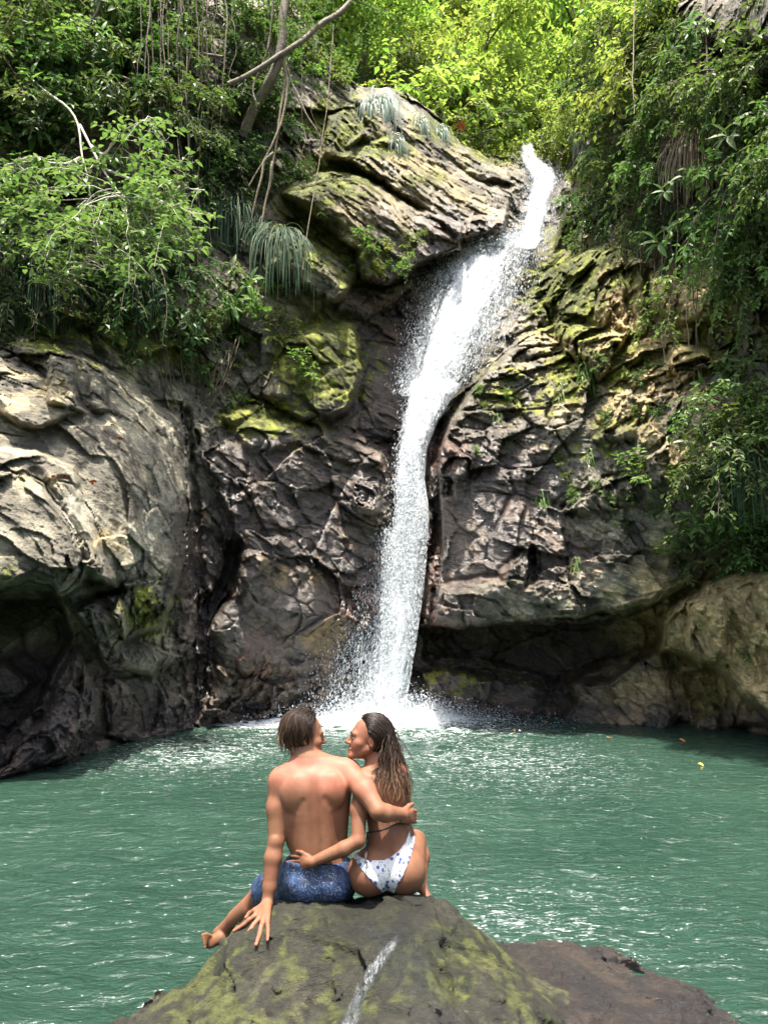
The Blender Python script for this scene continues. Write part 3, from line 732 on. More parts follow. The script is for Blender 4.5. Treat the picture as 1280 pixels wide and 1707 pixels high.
# ------------------------------------------------------------------ the boulder they sit on, and the low wet rock beside it
M_NEAR = rock_material('near_rock', 3.2)
def boulder():
    f = Field((-1.75, 2.75, -.35), (1.5, 4.85, .75), .0105)
    f.ell((-.12, 4.06, .06), (.60, .58, .51), .2)                 # seat hump
    f.ell((-.42, 4.02, .10), (.44, .52, .45), .15)
    f.ell((.10, 4.06, .12), (.42, .52, .46), .15)
    f.ell((-.55, 3.60, -.14), (.62, .70, .44), .25)               # left flank towards the camera
    f.ell((-.85, 3.62, -.20), (.55, .7, .42), .2)
    f.ell((.12, 3.55, .02), (.40, .70, .42), .18)                 # right lobe in front
    f.ell((.42, 3.72, -.06), (.42, .6, .42), .18)
    f.ell((.0, 3.0, -.1), (.9, .8, .38), .3)
    f.ell((.36, 4.12, .27), (.20, .18, .15), .06)                 # ledge right of the seat
    f.ell((.46, 4.06, .17), (.17, .15, .14), .05)
    f.ell((.62, 4.05, -.02), (.35, .35, .24), .15)
    f.ell(W(592,1528,4.08), (.2,.14,.10), .06)
    def detail(F, amp=1.0):
        m = np.abs(F) < .15
        I = np.argwhere(m); p = (I * f.h + f.lo).astype(np.float32)
        f1_, c1_ = facets(p * 2.6 + .3 * fbm(p * 2, 3, 5)[:, None], 7); f2_, c2_ = facets(p * 8 + .3 * fbm(p * 5, 3, 6)[:, None], 8)
        d = .05 * fbm(p * 2.2, 3, 21) + .030 * f1_ + .016 * f2_ + .006 * facets(p * 22, 11)[0] + .026 * fbm(p * 7, 4, 22) + .008 * fbm(p * 30, 3, 23) + .014 * np.exp(-(c1_ / .04) ** 2)
        F[m] += np.clip(d * amp, -.045, .08).astype(np.float32)
        return F
    f.F = detail(f.F)
    for c, r in (((-.30, 3.52, .36), .022), ((.22, 3.42, .30), .02)): f.ell(c, (r * 1.3, r, r), .02, None, '-')
    # water has worn a shallow gutter down the front
    f.cone((.10, 3.78, .60), (-.03, 3.45, .42), .05, .06, .05, '-')
    global ROCK_F
    ROCK_F = f
    me, V = f.mesh('boulder', smooth=1, one=True)
    def paint(V, me, brown):
        p = V.astype(np.float32); a = fbm(p * 2.3, 4, 31); b = fbm(p * 7, 4, 32); c = fbm(p * 20, 3, 33)
        cc = np.zeros(V.shape, np.float32) + np.array((.030, .028, .017), np.float32)
        cc = lerp(cc, C(.105, .098, .068), sstep(-.05, .55, b + .5 * c))
        mo = sstep(.0, .45, a + .6 * b + .4 * c + .34 - .5 * (V[:, 0] < -.75))
        cc = lerp(cc, lerp(np.zeros(V.shape, np.float32) + C(.014, .018, .005), C(.062, .070, .012), sstep(-.2, .5, c + b)), mo * .85)
        gx = (V[:, 0] - .08 - .35 * (3.62 - V[:, 1])) / .10
        wet = np.exp(-gx ** 2) * (V[:, 1] < 3.85) * 1.3 + .12 * sstep(-.1, .3, a + .3 * b) + sstep(.16, .02, V[:, 2])
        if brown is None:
            couple_shadow = np.exp(-((V[:, 0] + .02) / .30) ** 2 - ((V[:, 1] - 3.95) / .30) ** 2) + .35 * b  # shadow under the couple, painted dark into the stone and slightly wet
            cc = lerp(cc, C(.012, .012, .006), sstep(.15, .7, couple_shadow) * .85); wet = np.maximum(wet, .25 * sstep(.15, .7, couple_shadow))
        if brown is not None:
            cc = lerp(cc, lerp(np.zeros(V.shape, np.float32) + C(.018, .011, .007), C(.055, .034, .021), sstep(-.2, .4, b)), brown(V))
            wet = np.maximum(wet, brown(V))
        cc = lerp(cc, cc * .45, np.clip(wet, 0, 1) * .7)
        cc *= (1 + .35 * c + .2 * fbm(p * 45, 2, 35))[:, None]
        set_col(me, 'rock', np.c_[cc, np.clip(wet, 0, 1)])
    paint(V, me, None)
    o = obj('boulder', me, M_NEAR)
    tag(o, 'big rounded mossy grey boulder at the pool edge that the couple sits on', 'boulder')
    g = Field((.2, 3.0, -.3), (2.6, 5.4, .4), .012)
    g.ell((.80, 4.35, -.10), (.70, .60, .29), .1)
    g.ell((1.25, 4.35, -.16), (.55, .50, .24), .1)
    g.ell((1.10, 3.85, -.14), (.62, .60, .25), .15)
    g.ell((.75, 3.7, -.12), (.5, .7, .32), .15)
    g.ell((1.38, 4.05, -.19), (.42, .45, .22), .15)
    g.ell((1.0, 4.72, -.14), (.45, .28, .22), .1)
    g.F = (lambda F: F)(g.F)
    m = np.abs(g.F) < .14; I = np.argwhere(m); p = (I * g.h + g.lo).astype(np.float32)
    f1_, c1_ = facets(p * 3.2 + .3 * fbm(p * 2, 3, 5)[:, None], 9)
    g.F[m] += (.045 * fbm(p * 2.2, 3, 24) + .03 * f1_ + .02 * fbm(p * 8, 4, 25) + .022 * facets(p * 7, 12)[0] + .008 * facets(p * 20, 14)[0] + .006 * fbm(p * 30, 3, 26)).astype(np.float32)
    me, V = g.mesh('wet_rock', smooth=1, one=True)
    paint(V, me, lambda V: sstep(.35, .8, V[:, 0] + .15 * fbm(V.astype(np.float32) * 3, 3, 3)) * .95)
    o = obj('flat_rock', me, M_NEAR)
    tag(o, 'low flat wet brown rock barely above the water right of the boulder', 'rock')
boulder()
# ------------------------------------------------------------------ vegetation kit
class Tubes:
    def __init__(s): s.V = []; s.F = []; s.n = 0
    def add(s, pts, r0, r1=None, sides=5):
        pts = np.asarray(pts, float); n = len(pts); r1 = r0 if r1 is None else r1
        t = np.gradient(pts, axis=0); t /= np.linalg.norm(t, axis=1, keepdims=True) + 1e-9
        ref = np.array([.31, .87, .38]); a = np.cross(t, ref); a /= np.linalg.norm(a, axis=1, keepdims=True) + 1e-9; b = np.cross(t, a)
        r = np.linspace(r0, r1, n)[:, None, None]; an = np.arange(sides) / sides * 2 * np.pi
        ring = pts[:, None] + r * (np.cos(an)[None, :, None] * a[:, None] + np.sin(an)[None, :, None] * b[:, None])
        I = np.arange(n * sides).reshape(n, sides) + s.n
        F = np.stack([I[:-1], np.roll(I[:-1], -1, 1), np.roll(I[1:], -1, 1), I[1:]], -1).reshape(-1, 4)
        s.V.append(ring.reshape(-1, 3)); s.F.append(F); s.n += n * sides
    def mesh(s, name): return mesh_from(name, np.concatenate(s.V), np.concatenate(s.F))
class Leaves:
    """folded pointed leaves; each is an island of its own"""
    def __init__(s): s.p = []; s.d = []; s.u = []; s.L = []; s.w = []
    def add(s, p, d, u, L, w):
        p = np.atleast_2d(p); n = len(p)
        s.p.append(p); s.d.append(np.broadcast_to(d, (n, 3))); s.u.append(np.broadcast_to(u, (n, 3)))
        s.L.append(np.broadcast_to(L, n)); s.w.append(np.broadcast_to(w, n))
    def mesh(s, name, fine=False):
        p, d, u, L, w = (np.concatenate(x) for x in (s.p, s.d, s.u, s.L, s.w))
        d = d / (np.linalg.norm(d, axis=1, keepdims=True) + 1e-9)
        b = np.cross(u, d); b /= np.linalg.norm(b, axis=1, keepdims=True) + 1e-9; u = np.cross(d, b)
        L = L[:, None]; w = w[:, None] * .5
        n = len(p)
        if fine:
            rows = [(0, 0, 0, 0), (.3, .85, .10, 0), (.3, -.85, .10, 0), (.62, .8, .02, 0), (.62, -.8, .02, 0), (1, 0, -.16, 0), (.32, 0, .04, 0), (.66, 0, -.05, 0)]
            T = np.array([(0, 6, 1, 1), (0, 2, 6, 6), (1, 6, 7, 3), (6, 2, 4, 7), (3, 7, 5, 5), (7, 4, 5, 5)])
            T = np.array([(0, 6, 1), (0, 2, 6), (1, 6, 7), (1, 7, 3), (6, 2, 4), (6, 4, 7), (3, 7, 5), (7, 4, 5)])
        else:
            rows = [(0, 0, 0, 0), (.45, 1, .12, 0), (1, 0, -.1, 0), (.45, -1, .12, 0)]
            T = np.array([(0, 2, 1), (0, 3, 2)])
        V = np.stack([p + d * L * x + b * w * y + u * L * z for x, y, z, _ in rows], 1).reshape(-1, 3)
        F = (np.arange(n)[:, None, None] * len(rows) + T[None]).reshape(-1, 3)
        return mesh_from(name, V, F, smooth=fine)
def unit(v): v = np.asarray(v, float); return v / (np.linalg.norm(v, axis=-1, keepdims=True) + 1e-9)

def leaf_mat(name, cols, rough=.5, trans=.35, tcol=None):
    k = NT(name); g = k.n('NewGeometry')
    r = k.n('ValToRGB'); k.l(g.outputs['Random Per Island'], r.inputs[0])
    cr = r.color_ramp; cr.elements[0].color = (*cols[0], 1); cr.elements[1].color = (*cols[-1], 1)
    for i, c in enumerate(cols[1:-1]): e = cr.elements.new((i + 1) / (len(cols) - 1)); e.color = (*c, 1)
    oi = k.n('ObjectInfo')
    hv = k.n('HueSaturation'); k.l(r.outputs[0], hv.inputs['Color'])
    k.l(k.ramp(oi.outputs['Random'], 0, 1, .478, .52), hv.inputs['Hue']); k.l(k.ramp(oi.outputs['Random'], 0, 1, .8, 1.25), hv.inputs['Value'])
    k.l(hv.outputs[0], k.b.inputs['Base Color']); k.b.inputs['Roughness'].default_value = rough; k.b.inputs['Specular IOR Level'].default_value = .35
    t = k.n('BsdfTranslucent')
    tm = k.mix(1.0, hv.outputs[0], tcol or (1.45, 1.55, .95), 'MULTIPLY'); k.l(tm, t.inputs[0])
    m = k.n('MixShader'); m.inputs[0].default_value = trans
    k.l(k.b.outputs[0], m.inputs[1]); k.l(t.outputs[0], m.inputs[2]); k.l(m.outputs[0], k.out.inputs[0])
    return k.m
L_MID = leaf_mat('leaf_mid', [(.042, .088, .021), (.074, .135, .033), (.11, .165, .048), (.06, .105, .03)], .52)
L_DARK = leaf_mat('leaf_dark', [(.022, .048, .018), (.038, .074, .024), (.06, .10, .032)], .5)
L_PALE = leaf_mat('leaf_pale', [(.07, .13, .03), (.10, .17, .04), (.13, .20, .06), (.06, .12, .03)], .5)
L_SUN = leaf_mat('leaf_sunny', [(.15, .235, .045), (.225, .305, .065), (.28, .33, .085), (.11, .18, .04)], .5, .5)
L_LIME = leaf_mat('leaf_lime', [(.09, .155, .035), (.14, .205, .055), (.11, .17, .045)], .4, .4)
L_BLADE = leaf_mat('blade', [(.016, .042, .016), (.026, .058, .026), (.045, .078, .036), (.085, .09, .04)], .65, .25)
L_SILVER = leaf_mat('silver_blade', [(.14, .19, .15), (.22, .27, .22), (.10, .15, .10)], .35, .2)
L_DRY = leaf_mat('dry_blade', [(.10, .075, .04), (.16, .12, .06), (.07, .06, .03)], .6, .2, (1.2, 1.1, .9))
L_RED = leaf_mat('fallen_red', [(.22, .035, .012), (.30, .07, .015), (.20, .10, .03)], .5, .15, (1.3, 1, .8))
L_ORANGE = leaf_mat('fallen_orange', [(.45, .16, .02), (.5, .28, .06), (.35, .12, .02)], .5, .15, (1.2, 1, .8))
def bark(name, a, b):
    k = NT(name); co = k.obj_co()
    k.l(k.mix(k.ramp(k.noise(co, 9, 5, .7), .3, .7), a, b), k.b.inputs['Base Color']); k.b.inputs['Roughness'].default_value = .75
    k.l(k.bump(k.noise(co, 28, 4), .7, .02), k.b.inputs['Normal']); return k.m
B_BARK = bark('bark', (.07, .055, .035), (.17, .14, .09)); B_PALE = bark('pale_bark', (.26, .23, .17), (.42, .39, .31))
B_ROOT = bark('root_bark', (.055, .038, .024), (.13, .095, .06)); B_TAN = bark('tan_vine', (.13, .10, .06), (.24, .19, .12))

def curve(rng, p, d, L, n, grav, wob=.25):
    pts = [np.array(p, float)]; d = unit(d); st = L / n
    for i in range(n):
        d = unit(d + np.array([0, 0, -grav]) * st + wob * rng.normal(size=3) * math.sqrt(st) * .5)
        pts.append(pts[-1] + d * st)
    return np.array(pts)
def twig_leaves(lv, rng, pts, every, L, w, droop=.25, upb=1.0, start=.15):
    seg = np.linalg.norm(np.diff(pts, axis=0), axis=1); tot = seg.sum(); n = max(2, int(tot * (1 - start) / every))
    s = start + (1 - start) * (np.arange(n) + rng.random(n)) / n
    cum = np.r_[0, np.cumsum(seg)] / tot
    pos = np.stack([np.interp(s, cum, pts[:, k]) for k in range(3)], 1)
    t = unit(np.stack([np.interp(s, (cum[1:] + cum[:-1]) / 2, np.diff(pts[:, k]) / seg) for k in range(3)], 1))
    side = unit(np.cross(t, (0, 0, 1))) * np.where(np.arange(n) % 2 == 0, 1, -1)[:, None]
    d = unit(t * .55 + side * .9 + rng.normal(size=(n, 3)) * .3 + np.array([0, 0, -droop]))
    u = unit(np.array([0, 0, upb]) + .45 * rng.normal(size=(n, 3)))
    sz = L * rng.uniform(.6, 1.2, n)
    lv.add(pos, d, u, sz, sz * w * rng.uniform(.85, 1.15, n))
def make_shrub(seed, n_stem, length, grav, leafL, leafw, every, up=.5, n_twig=7, out=1.0):
    """grows from the origin towards -Y; returns stem mesh, foliage mesh"""
    rng = np.random.default_rng(seed); tb = Tubes(); lv = Leaves()
    for i in range(n_stem):
        a = rng.uniform(-1.3, 1.3); d = (math.sin(a), -out * math.cos(a) - .1, up + .5 * rng.normal())
        st = curve(rng, (.25 * rng.normal(), .08, .12 * rng.normal()), d, length * rng.uniform(.6, 1.15), 8, grav)
        tb.add(st, .012 + .006 * length, .004, 4)
        twig_leaves(lv, rng, st, every, leafL, leafw, start=.3)
        for j in range(n_twig):
            k = rng.integers(2, 8); d2 = unit(st[k] - st[k - 1]) + .9 * rng.normal(size=3) * np.array([1, 1, .7])
            tw = curve(rng, st[k], d2, length * rng.uniform(.2, .5), 5, grav * .8)
            tb.add(tw, .006, .0025, 3); twig_leaves(lv, rng, tw, every, leafL, leafw)
    return tb.mesh('stem'), lv.mesh('foliage')
def make_tuft(seed, n, length, width, out=.5, spread=.5):
    rng = np.random.default_rng(seed); V = []; F = []; o = 0
    for i in range(n):
        a = rng.uniform(-1.5, 1.5); L = length * rng.uniform(.5, 1.1)
        d = np.array([math.sin(a) * spread, -out * (.3 + math.cos(a)), (.15 if length > 1 else .55) + .4 * rng.random()])
        pts = curve(rng, (.10 * length * rng.normal(), .03, .09 * rng.normal()), d, L, 9, 7.5 / length * rng.uniform(.7, 1.3), .12)
        t = np.gradient(pts, axis=0); b = unit(np.cross(t, np.array([rng.normal() * .4, -1, .3]))); w = width * np.array([.6, .9, 1, 1, 1, .95, .85, .7, .45, .05])[:, None] * .5
        up = unit(np.cross(b, t)) * width * .18
        R = np.stack([pts - b * w, pts - up, pts + b * w], 1); m = len(pts)
        I = np.arange(m * 3).reshape(m, 3) + o; o += m * 3
        V.append(R.reshape(-1, 3)); F.append(np.concatenate([np.stack([I[:-1, c], I[:-1, c + 1], I[1:, c + 1], I[1:, c]], -1) for c in (0, 1)]))
    return mesh_from('blades', np.concatenate(V), np.concatenate(F))
def make_rosette(seed, n_stem, stem, leafL, leafw, per=8):
    """broad leaves in whorls on short stems, towards -Y"""
    rng = np.random.default_rng(seed); tb = Tubes(); lv = Leaves()
    for i in range(n_stem):
        a = rng.uniform(-1.4, 1.4)
        st = curve(rng, (.15 * rng.normal(), .05, .1 * rng.normal()), (math.sin(a), -math.cos(a), .3 + .5 * rng.normal()), stem * rng.uniform(.5, 1.2), 6, .8)
        tb.add(st, .012, .006, 4)
        t = unit(st[-1] - st[-2]); ref = unit(np.cross(t, (.2, .3, 1))); r2 = np.cross(t, ref)
        for q in range(per):
            an = q * 2.4 + rng.normal() * .2; rad = math.cos(an) * ref + math.sin(an) * r2
            d = unit(rad + t * rng.uniform(.1, .7) + np.array([0, 0, -.25])); L = leafL * rng.uniform(.6, 1.15)
            lv.add(st[-1] - t * .02 * q, d, unit(t * .8 + np.array([0, 0, .8])), L, L * leafw)
    return tb.mesh('stem'), lv.mesh('foliage', True)
def make_tree(seed, height, crown, n_leaf, leafL, cz=.62):
    rng = np.random.default_rng(seed); tb = Tubes(); lv = Leaves()
    tr = curve(rng, (0, 0, -.5), (.1 * rng.normal(), -.05, 1), height * .9 + .5, 9, -.02, .18)
    tb.add(tr, .05 + .018 * height, .03, 7)
    tips = []
    for i in range(11):
        k = rng.integers(4, 10); a = i * 2.4 + rng.normal() * .4
        br = curve(rng, tr[k], (math.cos(a), math.sin(a), .35 + .4 * rng.random()), crown * rng.uniform(.55, 1.05), 6, .12, .3)
        tb.add(br, .05, .012, 5); tips += [br[3], br[4], br[5], br[6]]
        for j in range(3):
            b2 = curve(rng, br[rng.integers(2, 6)], rng.normal(size=3) + np.array([0, 0, .3]), crown * rng.uniform(.25, .5), 4, .1, .3)
            tb.add(b2, .018, .006, 3); tips += [b2[2], b2[4]]
    tips = np.array(tips); per = max(1, n_leaf // len(tips))
    for c in tips:
        r = crown * rng.uniform(.13, .28); m = int(per * rng.uniform(.5, 1.5))
        q = unit(rng.normal(size=(m, 3))) * (rng.random((m, 1)) ** .45) * r * np.array([1.15, 1.15, .7])
        d = unit(q / r + rng.normal(size=(m, 3)) * .6 + np.array([0, 0, -.3])); u = unit(np.array([0, 0, 1.0]) + .5 * rng.normal(size=(m, 3)) + q / r * .4)
        sz = leafL * rng.uniform(.6, 1.25, m); lv.add(c + q, d, u, sz, sz * .5)
    return tb.mesh('trunk'), lv.mesh('crown')

def place(proto, parts, name, label, cat, loc, rz, scale, group=None, tilt=0.0):
    """parts: [(part name, mesh, material)]; meshes are shared between copies"""
    t = thing(name, label, cat, loc, (tilt, 0, rz), group, scale)
    for pn, me, mt in parts:
        o = bpy.data.objects.new(pn, me); COL.objects.link(o); o.parent = t
        if len(me.materials) == 0: me.materials.append(mt)
        if me.materials[0] is not mt:
            o.material_slots[0].link = 'OBJECT'; o.material_slots[0].material = mt
    return t
def place1(name, me, mt, label, cat, loc, rot, scale, group=None):
    o = bpy.data.objects.new(name, me); COL.objects.link(o); o.location = loc; o.rotation_euler = rot; o.scale = (scale,) * 3
    if len(me.materials) == 0: me.materials.append(mt)
    if me.materials[0] is not mt: o.material_slots[0].link = 'OBJECT'; o.material_slots[0].material = mt
    return tag(o, label, cat, group)
def yaw_of(n, lim=.9):
    """turn so that local -Y looks along the outward normal n"""
    return float(np.clip(math.atan2(n[0], -n[1]), -lim, lim))
R_ = random.Random(11); NR = np.random.default_rng(77)

SHRUBS = [make_shrub(100, 7, .85, 1.1, .145, .52, .055, .5), make_shrub(101, 8, 1.1, 1.3, .13, .5, .06, .4), make_shrub(102, 6, .7, .6, .15, .5, .055, .7),
          make_shrub(103, 9, 1.3, 1.3, .14, .5, .06, .3, 8), make_shrub(104, 7, 1.0, .9, .16, .52, .07, .6), make_shrub(105, 9, 1.6, 1.8, .15, .5, .065, .15, 8, .8)]
TUFTS = [make_tuft(200, 150, 1.6, .019, .16, .15), make_tuft(201, 110, 1.4, .017, .14, .14), make_tuft(202, 60, .7, .02, .6, .7)]
ROS = [make_rosette(300, 6, .45, .30, .30), make_rosette(301, 5, .35, .34, .34, 7), make_rosette(302, 9, .35, .16, .42, 7)]
TREES = [make_tree(400 + i, h, c, n, l) for i, (h, c, n, l) in enumerate(((6.5, 3.0, 5200, .26), (8, 3.4, 6000, .28), (5, 2.6, 4200, .22), (9, 3.2, 5600, .24), (4, 2.2, 3600, .20)))]
# ------------------------------------------------------------------ forest behind the lip
def put_tree(px, Y, base_off, k, sc, mat, label, group, name='tree'):
    x = float(W(px, 300, Y)[0]); z = hill_z(x, Y) - .3 + base_off
    tr, cr = TREES[k]
    return place(None, [('trunk', tr, B_BARK), ('crown', cr, mat)], name, label, 'tree', (x, Y, z), R_.uniform(0, 6.28), sc, group)
sunny = 'sunlit yellow-green forest tree on the slope behind the waterfall lip'
deep = 'mid green forest tree on the slope behind the waterfall lip'
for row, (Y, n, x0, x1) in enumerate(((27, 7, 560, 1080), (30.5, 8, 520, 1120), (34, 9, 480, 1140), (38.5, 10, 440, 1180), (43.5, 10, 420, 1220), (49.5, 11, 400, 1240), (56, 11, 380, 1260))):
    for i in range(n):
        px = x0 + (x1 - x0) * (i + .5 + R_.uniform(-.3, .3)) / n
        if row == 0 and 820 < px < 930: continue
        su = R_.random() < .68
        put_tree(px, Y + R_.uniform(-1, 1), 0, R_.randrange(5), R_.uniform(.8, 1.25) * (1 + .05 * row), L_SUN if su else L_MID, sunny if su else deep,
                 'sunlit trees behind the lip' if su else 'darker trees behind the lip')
# low growth on the shelf beside the lip
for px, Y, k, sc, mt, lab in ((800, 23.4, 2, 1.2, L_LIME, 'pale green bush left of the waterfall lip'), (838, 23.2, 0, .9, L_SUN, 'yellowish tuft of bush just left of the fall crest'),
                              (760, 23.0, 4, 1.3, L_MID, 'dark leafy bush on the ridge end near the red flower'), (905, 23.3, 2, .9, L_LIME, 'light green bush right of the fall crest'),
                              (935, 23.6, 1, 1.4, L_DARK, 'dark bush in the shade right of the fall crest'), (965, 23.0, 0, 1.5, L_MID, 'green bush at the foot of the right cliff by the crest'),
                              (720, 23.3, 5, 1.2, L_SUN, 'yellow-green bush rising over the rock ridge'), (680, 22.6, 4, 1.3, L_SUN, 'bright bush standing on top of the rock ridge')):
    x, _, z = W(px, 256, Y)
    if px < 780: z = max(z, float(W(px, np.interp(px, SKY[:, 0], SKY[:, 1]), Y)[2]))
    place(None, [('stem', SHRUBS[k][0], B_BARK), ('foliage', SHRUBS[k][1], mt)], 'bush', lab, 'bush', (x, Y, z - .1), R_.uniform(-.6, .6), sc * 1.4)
fl = Leaves()
for i in range(9):
    a = i * .7; fl.add((0, 0, 0), (math.cos(a), -.5, math.sin(a)), (0, -1, .2), .26, .12)
x, y, z = W(767, 212, 22.0)
place1('flower', fl.mesh('flower'), L_RED, 'single red flower spray above the end of the rock ridge', 'flower', (x, y, z), (0, 0, 0), .9)

# ------------------------------------------------------------------ shrubs on the cliffs
def shrub_at(px, py, off, k, sc, mt, label, group=None, name='shrub'):
    p, n = at(px, py)
    p = p + np.array([n[0] * .3, -1, 0]) * off
    st, fo = SHRUBS[k]
    return place(None, [('stem', st, B_ROOT), ('foliage', fo, mt)], name, label, 'shrub', p, yaw_of(n, .7) + R_.uniform(-.5, .5), sc, group)
def scatter(poly, n, ks, mats, s0, s1, off, label, group):
    xs = [p[0] for p in poly]; ys = [p[1] for p in poly]; c = 0; pts = []
    tries = 0
    while c < n and tries < 4000:
        tries += 1
        x, y = R_.uniform(min(xs), max(xs)), R_.uniform(min(ys), max(ys))
        if not inside(np.array([x]), np.array([y]), poly)[0]: continue
        if any((x - a) ** 2 + (y - b) ** 2 < 22 ** 2 for a, b in pts): continue
        pts.append((x, y)); c += 1
        shrub_at(x, y, R_.uniform(*off), R_.choice(ks), R_.uniform(s0, s1), R_.choice(mats), label, group)
# left cliff
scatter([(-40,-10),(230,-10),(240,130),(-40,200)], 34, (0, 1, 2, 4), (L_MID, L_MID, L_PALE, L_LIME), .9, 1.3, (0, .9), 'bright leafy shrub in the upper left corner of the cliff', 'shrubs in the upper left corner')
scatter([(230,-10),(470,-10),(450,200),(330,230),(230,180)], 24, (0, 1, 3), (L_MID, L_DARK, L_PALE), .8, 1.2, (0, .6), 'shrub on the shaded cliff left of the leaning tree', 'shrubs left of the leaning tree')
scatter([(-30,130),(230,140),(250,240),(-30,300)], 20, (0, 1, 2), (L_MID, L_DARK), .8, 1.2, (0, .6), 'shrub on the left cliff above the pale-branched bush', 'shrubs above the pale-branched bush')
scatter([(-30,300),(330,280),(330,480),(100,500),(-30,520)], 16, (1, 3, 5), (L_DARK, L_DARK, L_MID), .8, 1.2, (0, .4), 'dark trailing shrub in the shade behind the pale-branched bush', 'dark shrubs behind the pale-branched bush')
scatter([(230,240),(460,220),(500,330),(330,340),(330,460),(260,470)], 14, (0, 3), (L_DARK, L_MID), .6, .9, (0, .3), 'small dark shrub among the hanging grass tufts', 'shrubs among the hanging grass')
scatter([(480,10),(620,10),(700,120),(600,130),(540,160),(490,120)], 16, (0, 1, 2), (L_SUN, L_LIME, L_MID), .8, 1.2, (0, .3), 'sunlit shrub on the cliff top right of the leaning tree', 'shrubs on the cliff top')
scatter([(250,500),(380,480),(470,560),(440,620),(330,640),(260,600)], 9, (0, 2), (L_PALE, L_MID), .45, .7, (0, .15), 'small leafy shrub on the ledge under the hanging grass', 'small shrubs on the ledge')
# right cliff
scatter([(930,-10),(1100,-10),(1110,120),(1010,190),(985,100)], 20, (1, 3, 5), (L_SUN, L_MID, L_PALE), .9, 1.3, (0, .7), 'leafy drape of shrub at the top of the right cliff', 'shrubs at the top of the right cliff')
scatter([(1000,110),(1150,90),(1160,230),(1130,300),(990,260)], 22, (0, 1, 4, 3), (L_MID, L_PALE, L_DARK), .7, 1.1, (.1, .8), 'dense shrub with silvery lit leaves bulging from the right cliff', 'shrubs bulging from the right cliff')
scatter([(960,230),(1150,280),(1130,400),(1040,400),(985,330)], 16, (1, 3, 5), (L_MID, L_DARK), .6, .95, (0, .4), 'trailing shrub below the bulge of leaves on the right cliff', 'trailing shrubs on the right cliff')
scatter([(1190,90),(1330,60),(1330,560),(1230,540),(1200,420),(1180,300)], 24, (1, 3, 0, 5), (L_MID, L_PALE, L_LIME), .6, .95, (.1, .9), 'curtain shrub hanging down the right edge of the gorge', 'shrubs hanging at the right edge')
scatter([(1110,600),(1300,560),(1300,960),(1150,960),(1140,880),(1150,760)], 30, (0, 2, 4, 1), (L_MID, L_LIME, L_PALE), .5, .9, (0, .4), 'green shrub on the lower right wall above the flowstone', 'shrubs on the lower right wall')
scatter([(930,560),(1090,600),(1130,700),(1060,720),(950,690)], 9, (2, 0), (L_LIME, L_MID), .28, .45, (0, .05), 'little plant rooted in the mossy joint of the right wall', 'little plants on the right wall')
scatter([(900,760),(1080,740),(1110,860),(950,920)], 9, (2, 0), (L_LIME, L_PALE), .22, .38, (0, .05), 'tiny plant in a crack of the right rock bulge', 'tiny plants on the right bulge')
scatter([(790,640),(860,620),(850,760),(790,790)], 6, (2,), (L_LIME,), .2, .3, (0, .03), 'tiny moss plant on the wet rock beside the fall', 'tiny plants beside the fall')
scatter([(930,300),(1000,300),(1010,400),(940,420)], 8, (2, 0), (L_LIME, L_SUN, L_MID), .4, .6, (0, .1), 'low green plant right of the upper fall', 'plants right of the upper fall')
scatter([(560,440),(700,400),(690,440),(600,480)], 6, (2, 0), (L_LIME, L_SUN), .3, .5, (0, .05), 'small bright plant under the slanted slab', 'plants under the slanted slab')
for px, py, k, sc, mt, lab in ((1065, 790, 2, .75, L_LIME, 'lone bright fern-like plant on a ledge of the right wall'), (480, 560, 2, 1.0, L_LIME, 'bright lime plant at the top of the mossy shoulder'),
                               (500, 620, 2, .8, L_LIME, 'lime leafed plant hanging down the mossy shoulder'), (610, 415, 2, .7, L_LIME, 'bright shrub growing on the broken end of the slanted slab'),
                               (1130, 500, 1, .9, L_LIME, 'yellow-green sprig reaching over the ledge on the right'), (545, 360, 2, .5, L_MID, 'small plant on top of the slanted slab'),
                               (690, 405, 0, .45, L_LIME, 'small green plant at the lower edge of the big slab'), (1240, 1095, 2, .3, L_LIME, 'tiny sprig on the flowstone at the right edge'), (1115, 1110, 2, .25, L_MID, 'tiny sprig low on the flowstone')):
    shrub_at(px, py, .1, k, sc, mt, lab)

